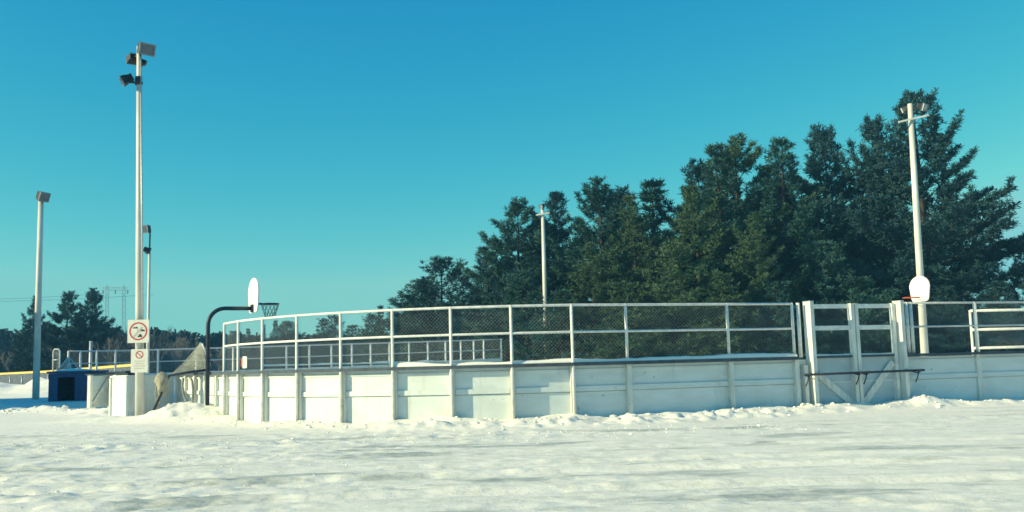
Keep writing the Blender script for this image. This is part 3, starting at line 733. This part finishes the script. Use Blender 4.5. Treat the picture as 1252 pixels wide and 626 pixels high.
MB().tube(path, .052, 14).build('gooseneck_pole', M['dark'], h1)
bc = P0 + dirn * 1.12 + Zv * at(307, 361, YH + .5).z; side = dirn.cross(Zv).normalized()
MB().prism(fan_outline(1.22, .90), bc, side, Zv, dirn, 0, .035).build('backboard', M['hoopboard'], h1)
MB().frame_box(P0 + dirn * 1.12 + Zv * bz, side, Zv, dirn, (-.1, -.1, -.05), (.1, .1, -.002)).build('mounting_plate', M['dark'], h1)
hoop_rim(bc + dirn * .44 + Zv * (at(327, 372, YH + .8).z - bc.z), dirn, h1, M['dark'], 2)
# board on the right light pole: moves with the pole but hangs on it as its own fitting
n2 = Vector((-.986, -.167, 0)); bc = at(1125, 353, 35.75)
h2 = thing('backboard_hoop', bc, 'white fan backboard with an orange rim hung on the right light pole', 'basketball hoop')
sd2 = n2.cross(Zv).normalized()
MB().prism(fan_outline(1.28, .95), bc, sd2, Zv, n2, 0, .035).build('backboard', M['hoopboard'], h2)
for zz_ in (.1, -.25): MB().bar(bc - n2 * .003 + Zv * zz_, bc - n2 * .26 + Zv * zz_, .08, .06).build('bracket', M['galv'], h2)
hoop_rim(bc + n2 * .47 + Zv * (at(1107, 364, 35.6).z - bc.z), n2, h2, M['orange'], 0)

# ------------------------------------------------------------------ toppled goals with netting
def net_quad(mb, a, b, c, d, nu, nv, r, sag=0.0):
    a, b, c, d = map(Vector, (a, b, c, d))
    def pt(i, j):
        x, y = i / nu, j / nv; p = a.lerp(b, x).lerp(d.lerp(c, x), y); p.z -= sag * 4 * (x * (1 - x) * (1 - y) + 2.4 * y * (1 - y) * (1 - x)); return p
    for i in range(nu + 1): mb.tube([pt(i, j) for j in range(nv + 1)], r, 4, False)
    for j in range(nv + 1): mb.tube([pt(i, j) for i in range(nu + 1)], r, 4, False)
G1 = at(187, 504, 24.5); G2 = at(207, 459, 25.0); G3 = at(253, 452, 24.75); G4 = at(247, 420, 24.95); G5 = at(228, 478, 25.6)
g = thing('hockey_goal', G1, 'toppled dark framed goal with draped pale netting on the end boards', 'goal')
MB().tube([G1, G2, G3], .034, 10).build('goal_frame', M['dark'], g)
MB().tube([G3, G3.lerp(G4, .5) + Vector((.05, .05, 0)), G4], .02, 8).build('back_post', M['rail'], g)
nb = MB(); net_quad(nb, G2, G3, G4, G4 + Vector((-.07, 0, .0)), 17, 14, .0055, .025)
net_quad(nb, G2 + Vector((-.15, .2, -.02)), G3 + Vector((0, .4, .05)), G4 + Vector((0, .1, -.02)), G4 + Vector((-.1, .2, -.1)), 14, 11, .0055, .04)
nb.build('netting', M['cord'], g)
bl = MB(); vs_ = []; fs2 = []; C0 = at(198, 470, 24.85); NU, NV = 14, 10
for j in range(NV + 1):
    th = math.pi * j / NV
    for i in range(NU):
        ph = 2 * math.pi * i / NU; k_ = 1 + .16 * math.sin(ph * 3 + j) + .1 * math.sin(ph * 5 - j * 2)
        vs_.append(C0 + Vector((.17 * math.sin(th) * math.cos(ph) * k_ * (1.1 if j < 5 else .75), .15 * math.sin(th) * math.sin(ph) * k_, .33 * math.cos(th))))
for j in range(NV):
    for i in range(NU): fs2.append((j * NU + i, j * NU + (i + 1) % NU, (j + 1) * NU + (i + 1) % NU, (j + 1) * NU + i))
bl.add(vs_, fs2, True)
for k_ in range(3): bl.tube([C0 + Vector((-.12, 0, .1)), C0 + Vector((-.17, 0, -.25)), C0 + Vector((-.12 + .05 * k_, -.05, -.45)), C0 + Vector((-.1 - .05 * k_, -.05, -.72))], .018, 6)
bl.build('bunched_net', M['tan'], g)
hs = MB(); Yh = 25.75
hs.tube([at(x, y, Yh - i * .01) for i, (x, y) in enumerate(((224, 462), (223, 472), (225, 484), (229, 492), (233, 494), (235.5, 489), (236, 478), (235, 466), (232, 461)))], .034, 8)
tag(hs.build('hose_loop', M['rope']), 'grey hose hanging in a loop against the end boards', 'hose')
T1 = at(66, 458, 40.2); T2 = at(84, 437, 41.0); T3 = at(88, 456, 40.2)
g2 = thing('hockey_goal', T1, 'small pale netted goal lying on top of the blue shelter', 'goal')
MB().tube([T1, T2, T3], .03, 8).tube([T1 + Vector((0, .8, 0)), T3 + Vector((.1, .8, 0))], .03, 8).tube([T1, T1 + Vector((0, .8, 0))], .03, 8).tube([T3, T3 + Vector((.1, .8, 0)), T2], .03, 8).build('goal_frame', M['rail'], g2)
nb = MB(); net_quad(nb, T1, T3, T2, T2 + Vector((-.06, 0, 0)), 14, 14, .009, 0); nb.build('netting', M['cord'], g2)

# ------------------------------------------------------------------ field things behind, left
yf = [(X(-60, 100), 100), (X(0, 92), 92), (X(60, 82), 82), (X(110, 72), 72), (X(165, 62), 62), (X(180, 61), 61)]
ytop = [456.8, 456, 453.2, 449, 444, 441]; ytop_z = [at(a, b, Y).z for (a, b, Y) in ((-60, 457, 100), (0, 456, 92), (60, 453, 82), (110, 449, 72), (165, 444.5, 62), (180, 443, 61))]
ofn = thing('outfield_fence', (*yf[1], 0), 'dark outfield fence with a yellow top rail behind the shelter', 'fence')
nyf = joint_normals(yf)
sweep(yf, -.05, .05, [z - .17 for z in ytop_z], list(ytop_z)).build('top_rail', M['yellow'], ofn)
sweep(yf, -.015, .015, [-.1] * 6, [z - .18 for z in ytop_z]).build('fence_fabric', M['mesh_dark'], ofn)
for i in range(5):
    for k_ in range(4):
        a = Vector((*yf[i], 0)).lerp(Vector((*yf[i + 1], 0)), k_ / 4) + nyf[i] * .06; MB().tube([a, a + Zv * (ytop_z[i] + (ytop_z[i + 1] - ytop_z[i]) * k_ / 4 - .34)], .04, 6).build('fence_post', M['galv'], ofn)
fr = thing('pipe_frame', (X(69, 50), 50, 0), 'narrow arched white pipe frame standing behind the shelter', 'frame')
a, b = X(65, 50), X(73, 50); zt = at(69, 427, 50).z
MB().tube([(a, 50, 0), (a, 50, zt - .12), (a + .06, 50, zt), (b - .06, 50, zt), (b, 50, zt - .12), (b, 50, 0)], .04, 8).tube([(a, 50, at(69, 440, 50).z), (b, 50, at(69, 440, 50).z)], .035, 8).build('pipe', M['rail'], fr)
chain_link((a, 50), (b, 50), .5, zt - .05, 'chain_link', fr, .11, .012)
gp = MB().tube([(X(110.6, 56), 56, 0), (X(110.6, 56), 56, at(110.6, 418, 56).z)], .09, 10)
gpo = thing('foul_post', (X(110.6, 56), 56, 0), 'thin grey post taller than the rink fence on the left', 'post'); gp.build('post_shaft', M['galv'], gpo)
MB().tube([(X(110.6, 56), 56, at(110.6, 418, 56).z), (X(110.6, 56), 56, at(110.6, 418, 56).z + .04)], .1, 10).build('post_cap', M['galv'], gpo)

# transmission tower and its wires
YP = 300.0
def P(px, py): v = at(px, py, YP); return Vector((v.x, YP, v.z))
py_ = thing('transmission_tower', (X(140, YP), YP, 0), 'faint steel lattice power pylon beyond the trees', 'pylon')
lat = MB(); r_ = .10
for s_, cx in ((0, 131), (1, 151.5)):
    for dx in (-1.6, 1.6):
        lat.tube([P(cx + dx * 1.6, 455), P(cx + dx, 357), P(cx + dx * .2, 349)], r_, 4, False)
    for k_ in range(14):
        y0 = 357 + k_ * 7; lat.tube([P(cx - 1.8, y0), P(cx + 1.8, y0 + 7)], r_ * .6, 4, False); lat.tube([P(cx + 1.8, y0), P(cx - 1.8, y0 + 7)], r_ * .6, 4, False)
lat.tube([P(124, 355), P(158, 355)], r_, 4, False); lat.tube([P(126, 351.5), P(156, 351.5)], r_, 4, False)
for k_ in range(10): lat.tube([P(126 + 3 * k_, 355 if k_ % 2 else 351.5), P(129 + 3 * k_, 351.5 if k_ % 2 else 355)], r_ * .7, 4, False)
lat.build('lattice', M['pylon'], py_)
for x in (126, 141, 156): MB().tube([P(x, 355), P(x, 359)], .2, 5).build('insulator', M['cable'], py_)
for i, x in enumerate((126, 156)):
    a = P(x, 359); b = Vector((-330, 190, 42))
    pts = [a.lerp(b, k_ / 24) - Zv * (9 * 4 * (k_ / 24) * (1 - k_ / 24)) for k_ in range(25)]
    if i == 1: pts = [q + Vector((6, 6, 0)) for q in pts]
    tag(MB().tube(pts, .05, 5).build('power_line', M['cable']), 'thin power cable sagging left from the pylon', 'cable', 'pylon cables')

# unseen building, added so its shadow falls over the shelter and far pole foot
ch = thing('shade_building', (-31, 40, 0), 'unseen pale gabled building added left of the rink to cast shade', 'building')
MB().box((-29.0, 36.1, 2.8), (7, 9.8, 5.6)).build('wall', M['wallsiding'], ch)
MB().box((-29.0, 43.9, 1.6), (7, 5.7, 3.3)).build('annex_wall', M['wallsiding'], ch)
MB().box((-29.0, 43.95, 3.31), (7.0, 5.75, .1)).build('annex_roof', M['roof'], ch)
MB().prism([(-5.1, 0), (5.1, 0), (5.1, .15), (0, 1.9), (-5.1, .15)], (-32.7, 36.1, 5.61), (0, 1, 0), (0, 0, 1), (1, 0, 0), 0, 7.3).build('roof', M['roof'], ch)
wn = MB().box((-25.48, 37.4, 1.9), (.06, 1.4, 1.1)).build('window', M['stud'], ch); MB().box((-25.44, 37.4, 1.9), (.03, 1.2, .9)).build('pane', M['glass'], wn)

# ------------------------------------------------------------------ trees
def needle_quads(p, d, n, length, width, r, spread=.85):
    k = len(p)
    P_ = np.repeat(p, n, 0); D = np.repeat(d, n, 0) + r.normal(0, spread, (k * n, 3)); D /= np.linalg.norm(D, axis=1)[:, None]
    S = np.cross(D, r.normal(0, 1, (k * n, 3))); S /= np.linalg.norm(S, axis=1)[:, None] + 1e-9
    Ln = length * r.uniform(.6, 1.25, (k * n, 1)); W = width * r.uniform(.6, 1.3, (k * n, 1))
    a = P_ - S * W * .35; b = P_ + S * W * .35; c_ = P_ + D * Ln + S * W * .5; e = P_ + D * Ln - S * W * .5
    V = np.stack([a, b, c_, e], 1).reshape(-1, 3); q = np.arange(k * n) * 4
    return V, np.c_[q, q + 1, q + 2, q + 3]
def pine_meshes(seed, H, RR, base_frac=.10, shape='broad', dens=1.0, skew=(0, 0), nl=.27):
    r = np.random.default_rng(seed); wood = MB(); tp = []; td = []
    bend = r.normal(0, .012 * H, 2)
    def trunk(z): t_ = z / H; return np.array([bend[0] * math.sin(t_ * 3), bend[1] * math.sin(t_ * 2.4), z])
    wood.tube([trunk(H * q) for q in np.linspace(0, .97, 9)], [max(.012, H * .016 * (1 - q) ** .8) for q in np.linspace(0, .97, 9)], 8)
    z = H * base_frac; sect = r.uniform(.72, 1.12, 9)
    while z < H * .985:
        t_ = z / H
        if shape == 'spire': prof = (1 - t_) ** .95 * 1.02 + .03
        else: prof = min(1.0, ((1 - t_) * 1.75) ** .72) * (.72 + .28 * math.sin(min(1, t_ * 2.2) * math.pi * .6)) + .02
        nb_ = int(r.integers(4, 7)); a0 = r.uniform(0, 6.28)
        for k_ in range(nb_):
            if r.random() < .12: continue
            az = a0 + 6.283 * k_ / nb_ + r.normal(0, .25)
            L = RR * prof * r.uniform(.55, 1.12) * sect[int(az / 6.2832 * 9) % 9]
            dx = math.cos(az) * skew[0] + math.sin(az) * skew[1]; L *= 1 + max(-.45, dx)
            L = max(.25, L)
            el = (R(-6 + 30 * t_ + r.normal(0, 6)) if shape == 'spire' else R(4 + 50 * t_ ** 1.3 + r.normal(0, 7)))
            cur = R(10) if shape == 'spire' else R(26)
            p = trunk(z); pts = [p.copy()]; ns_ = 6; azz = az
            for j in range(ns_):
                e_ = el + cur * (j / ns_) ** 1.5; azz += r.normal(0, .06)
                p = p + np.array([math.cos(azz) * math.cos(e_), math.sin(azz) * math.cos(e_), math.sin(e_)]) * L / ns_; pts.append(p.copy())
            br = max(.012, .02 * L * .6)
            wood.tube(pts, list(np.linspace(br, .006, ns_ + 1)), 4, False)
            nt_ = max(3, int(L * 4.4 * dens)); gap = .30 if shape != 'spire' else .12
            for m_ in range(nt_):
                s_ = gap + (1 - gap) * (m_ + r.random()) / nt_; f = s_ * ns_; j = min(ns_ - 1, int(f)); q = pts[j] + (pts[j + 1] - pts[j]) * (f - j)
                bd = pts[j + 1] - pts[j]; bd /= np.linalg.norm(bd); sdv = np.array([-bd[1], bd[0], 0]); sdv /= np.linalg.norm(sdv) + 1e-9
                tw = bd * .75 + sdv * r.choice([-1, 1]) * r.uniform(.3, 1.0) + np.array([0, 0, r.uniform(-.05, .5)]); tw /= np.linalg.norm(tw)
                tl = (.22 + .26 * L * (1 - s_ * .6)) * r.uniform(.6, 1.1); tl = min(tl, 1.15)
                for g_ in np.linspace(.25, 1, max(2, int(tl / .125))):
                    tp.append(q + tw * tl * g_ + r.normal(0, .05, 3)); td.append(tw * .6 + np.array([0, 0, .55]))
        z += H * .032 * r.uniform(.75, 1.3) + .12
    for q in range(3): tp.append(trunk(H * (.975 + .01 * q))); td.append(np.array([0, 0, 1.]))
    V, Q = needle_quads(np.array(tp), np.array(td), 13, nl, nl * .15, r)
    return wood, V, Q
PINES = {}
def pine_tree(px, top_y, Y, kind, label, group, m=0, rot=0.0, wscale=1.0):
    """kind: key in PINES = (mesh data built once, height)"""
    H0, crown_me, trunk_me = PINES[kind]
    x = X(px, Y); z0 = gz1(x, Y) - .1; Ht = at(px, top_y, Y).z - z0; s_ = Ht / H0
    t = thing('pine_tree', (x, Y, z0), label, 'tree', group)
    for nm, me, mm in (('trunk', trunk_me, M['bark']), ('crown', crown_me[m], None)):
        o = bpy.data.objects.new(nm, me); COL.objects.link(o); o.parent = t
    t.scale = (s_ * wscale * 1.2, s_ * wscale * 1.2, s_); t.rotation_euler = (0, 0, rot)
    return t
def reg(kind, seed, H, RR, **kw):
    wood, V, Q = pine_meshes(seed, H, RR, **kw)
    crowns = []
    for nm in NEED:
        o = raw_mesh('crown', V, Q, nm); crowns.append(o.data); bpy.data.objects.remove(o)
    w_ = wood.build('trunk', M['bark']); tm = w_.data; bpy.data.objects.remove(w_)
    PINES[kind] = (H, crowns, tm)
reg('broad_a', 11, 13, 4.3); reg('broad_b', 12, 15, 4.6, base_frac=.12); reg('broad_c', 13, 14, 3.8, base_frac=.06)
reg('giant', 14, 18, 4.9, base_frac=.07, skew=(.14, -.05), dens=1.2); reg('tall', 15, 16, 3.4, base_frac=.05); reg('spire', 16, 12, 2.6, base_frac=.03, shape='spire')
reg('short', 17, 7, 2.5, base_frac=.04, dens=1.2, nl=.2)
reg('sapling', 18, 6, 2.4, base_frac=.02, shape='spire', dens=1.3, nl=.19)
G = 'pines behind the rink'
pine_list = [
 (516, 345, 74, 'short', 'lowest small pine at the left end of the pine row', 0, .3, 1.5),
 (543, 319, 72, 'short', 'small round topped pine second from the left end of the row', 2, 1.9, 1.35),
 (589, 305, 70, 'broad_c', 'small dense pine left of the slim middle light pole, lower than its neighbours', 2, .8, 1.3),
 (641, 250, 66, 'broad_a', 'broad pine right behind the slim middle light pole', 0, 2.2, 1.05),
 (694, 238, 68, 'broad_c', 'pine just right of the slim middle light pole', 2, 4.0, 1.1),
 (738, 219, 64, 'broad_b', 'rounded pine cresting the left half of the row', 0, 5.1, 1.0),
 (778, 242, 60, 'tall', 'olive tinged pine in the dip at the middle of the row', 1, 3.3, 1.2),
 (809, 221, 66, 'spire', 'pointed conical tree rising in the dip of the row', 0, 1.2, 1.25),
 (850, 232, 60, 'broad_c', 'olive pine on the left shoulder of the two tall central pines', 1, .2, 1.05),
 (884, 180, 62, 'tall', 'tall pine with a ragged top left of centre gap', 0, 2.7, 1.2),
 (916, 167, 64, 'broad_b', 'tall rounded pine left of the sky gap', 1, 1.1, .95),
 (975, 172, 62, 'tall', 'tall pine forming the left edge of the sky gap', 0, 4.4, 1.2),
 (1022, 163, 65, 'broad_a', 'tall thin crowned pine beside the sky gap', 2, 3.6, .85),
 (1136, 116, 60, 'giant', 'giant pine with long upswept boughs behind the right light pole', 2, .0, 1.1),
 (1262, 300, 58, 'broad_c', 'dark pine cut by the right edge', 2, 5.6, 1.0),
 (1085, 250, 66, 'broad_c', 'lower pine filling in left of the giant pine', 0, 5.0, 1.1),
 (1175, 250, 68, 'broad_b', 'lower pine under the boughs right of the giant pine', 0, 2.0, 1.0),
 (940, 262, 57, 'broad_c', 'lower olive pine in front of the tall central pines', 1, 3.9, 1.0),
 (720, 300, 57, 'broad_c', 'lower olive pine in front of the rounded crest', 1, 1.4, 1.15),
 (830, 300, 56, 'short', 'short olive pine below the pointed conical tree', 1, 2.5, 1.2),
 (1010, 300, 58, 'short', 'short dark pine under the sky gap', 0, .9, 1.25),
 (645, 335, 60, 'short', 'short pine at the foot of the slim middle light pole', 0, 4.7, 1.25),
 (885, 335, 55, 'sapling', 'bushy olive sapling showing above the fence right of the pointed conical tree', 1, .9, 1.3),
 (765, 345, 55, 'sapling', 'bushy olive sapling showing above the fence below the dip', 1, 2.9, 1.35),
 (690, 355, 56, 'sapling', 'bushy sapling right of the slim middle light pole foot', 0, 4.9, 1.35),
 (955, 345, 55, 'sapling', 'bushy sapling behind the fence just before the gate', 0, 5.9, 1.35),
 (1060, 340, 56, 'sapling', 'bushy sapling above the double gate', 0, 3.1, 1.4),
 (1160, 350, 56, 'sapling', 'bushy sapling right of the backboard on the light pole', 2, 1.7, 1.4),
 (1225, 345, 55, 'sapling', 'bushy sapling behind the bright inner fence', 2, .4, 1.4),
 (620, 345, 64, 'sapling', 'bushy sapling left of the slim middle light pole foot', 2, .4, 1.4),
 (664, 268, 71, 'broad_b', 'pine hidden behind the two left of the rounded crest', 2, 3.4, 1.0),
 (766, 236, 70, 'broad_a', 'dark pine behind the olive one in the dip', 2, .7, 1.0),
 (862, 205, 67, 'broad_a', 'dark pine behind the left shoulder of the central pines', 2, 5.2, .9),
 (946, 205, 69, 'broad_c', 'dark pine between the two tall central pines', 2, 1.7, 1.1),
 (1088, 152, 63, 'broad_a', 'pine leaning against the left side of the giant pine', 2, 3.0, .8),
 (1050, 300, 64, 'broad_c', 'low dark pine closing the bottom of the sky gap', 2, 2.1, 1.0),
 (575, 360, 66, 'sapling', 'bushy sapling under the small dense pine', 2, 2.4, 1.4),
]
for a in pine_list: pine_tree(a[0], a[1], a[2], a[3], a[4], G, a[5], a[6], a[7])
G2 = 'distant evergreens seen through the corner fence'
for px, ty, Y, k_, lb, wsc in ((466, 374, 92, 'spire', 'narrow evergreen at the left foot of the pine row', .9), (455, 386, 96, 'short', 'bushy evergreen beside the narrow one left of the pine row', 1.1),
        (432, 398, 110, 'sapling', 'low bushy distant evergreen between two spiky ones', 1.3), (409, 386, 112, 'sapling', 'spiky distant evergreen, darkest and tallest through the corner fence', 1.0), (395, 390, 114, 'sapling', 'spiky distant evergreen just left of the darkest one', 1.1),
        (352, 395, 112, 'short', 'wide dark distant evergreen right of the basketball net', 1.5), (337, 392, 118, 'spire', 'thin distant spire below the basketball net', .8), (322, 397, 120, 'spire', 'thin distant spire left of the basketball net', .8), (303, 402, 122, 'spire', 'thin distant spire nearest the rink corner end', .8), (288, 405, 120, 'sapling', 'small distant evergreen nearest the rink corner end', 1.2)):
    pine_tree(px, ty, Y, k_, lb, G2, 2, px * .1, wsc)
G3 = 'pines behind the shelter'
pine_tree(42, 363, 92, 'tall', 'dark pine directly behind the far left light pole', G3, 2, .6, 1.0)
pine_tree(83, 360, 86, 'broad_a', 'spreading dark pine behind the shelter, left of the pair', G3, 2, 1.6, 1.0)
pine_tree(112, 353, 88, 'broad_b', 'spreading dark pine behind the shelter, right of the pair', G3, 2, 3.0, .95)

def bare_tree(px, top_y, Y, seed, label):
    r = random.Random(seed); x = X(px, Y); z0 = gz1(x, Y) - .1; H = at(px, top_y, Y).z - z0
    t = thing('bare_tree', (x, Y, z0), label, 'tree', 'leafless grey trees'); tr = MB(); tw = MB()
    def grow(p, d, L, rad, lv):
        pts = [p]; q = p
        for k_ in range(4): d = (d + Vector((r.gauss(0, .10), r.gauss(0, .10), .05))).normalized(); q = q + d * L / 4; pts.append(q)
        (tr if lv == 0 else tw).tube(pts, [rad * (1 - .12 * k_) for k_ in range(5)], 5 if lv < 2 else 3, False)
        if lv >= 5: return
        for k_ in range(r.choice((2, 3, 3))):
            nd = (d + Vector((r.gauss(0, .42), r.gauss(0, .42), r.uniform(0, .3)))).normalized(); grow(pts[r.choice((2, 3, 4, 4))], nd, L * r.uniform(.62, .86), max(.022, rad * .56), lv + 1)
    grow(Vector((x, Y, z0)), Vector((r.gauss(0, .05), 0, 1)), H * .27, H * .014, 0)
    tr.build('trunk', M['birch'], t); tw.build('branches', M['birch'], t)
for px, ty, Y, sd, lb in ((147, 374, 90, 1, 'leafless grey tree in front of the pylon'), (131, 392, 84, 9, 'short leafless tree right of the spreading pines'), (160, 385, 94, 4, 'leafless grey tree against the left side of the tallest pole'), (196, 381, 92, 2, 'leafless grey tree just right of the tallest pole'),
                          (213, 388, 96, 3, 'leafless grey tree between the tallest pole and the gooseneck hoop'), (230, 392, 95, 5, 'leafless thin tree left of the gooseneck hoop'), (20, 402, 100, 11, 'leafless grey tree left of the far left light pole'), (64, 398, 96, 12, 'leafless tree between the far left light pole and the spreading pines'), (176, 398, 98, 13, 'leafless tree largely hidden by the tallest pole'), (268, 408, 104, 14, 'low leafless tree between the gooseneck pole and the fence corner'), (118, 400, 92, 15, 'leafless grey tree under the spreading pines'),
                          (246, 402, 96, 6, 'low leafless tree right beside the gooseneck pole')):
    bare_tree(px, ty, Y, sd, lb)

# far wood along the horizon: reads as one mass
def far_wood():
    r = np.random.default_rng(99); tp = []; td = []
    def tops(px): return np.interp(px, [-200, 0, 25, 60, 140, 160, 210, 250, 290, 420, 620, 1300, 1500], [400, 405, 409, 400, 402, 408, 405, 410, 412, 416, 414, 380, 380])
    for i in range(420):
        px = r.uniform(-220, 1480); Y = r.uniform(128, 165); ty = tops(px) + abs(r.normal(0, 7)); x = X(px, Y); H = at(px, ty, Y).z
        spire = r.random() < .55; w_ = H * (.20 if spire else .30) * r.uniform(.8, 1.2)
        n_ = 150; t_ = r.random(n_) ** .8; a = r.uniform(0, 6.283, n_)
        pr = (1 - t_) if spire else np.sqrt(np.clip(1 - (t_ * 1.6 - .6) ** 2, 0, 1)); rr_ = w_ * pr * np.sqrt(r.random(n_)) + .1
        tp.append(np.c_[x + np.cos(a) * rr_, Y + np.sin(a) * rr_, t_ * H]); td.append(np.c_[np.cos(a) * .6, np.sin(a) * .6, np.full(n_, .5)])
    V, Q = needle_quads(np.concatenate(tp), np.concatenate(td), 4, .95, .38, r, .6)
    return raw_mesh('far_wood', V, Q, M['farwood'])
tag(far_wood(), 'dark mass of distant woodland along the horizon', 'wood', None, 'stuff')


# added blue haze volume that lifts the dark trees towards blue
def haze_box():
    m = bpy.data.materials.new('added_blue_haze'); m.use_nodes = True; n = m.node_tree.nodes; n.clear()
    v = n.new('ShaderNodeVolumePrincipled'); v.inputs['Color'].default_value = (.16, .55, .95, 1); v.inputs['Density'].default_value = HAZE; v.inputs['Anisotropy'].default_value = 0.0
    o_ = n.new('ShaderNodeOutputMaterial'); m.node_tree.links.new(v.outputs[0], o_.inputs['Volume'])
    return tag(MB().box((0, 165, 24), (930, 660, 53)).build('haze', m), 'thin blue haze volume added to lift the dark trees', 'haze', None, 'stuff')
HAZE = 0.0008
haze_box()
SC.cycles.filter_width = 1.6
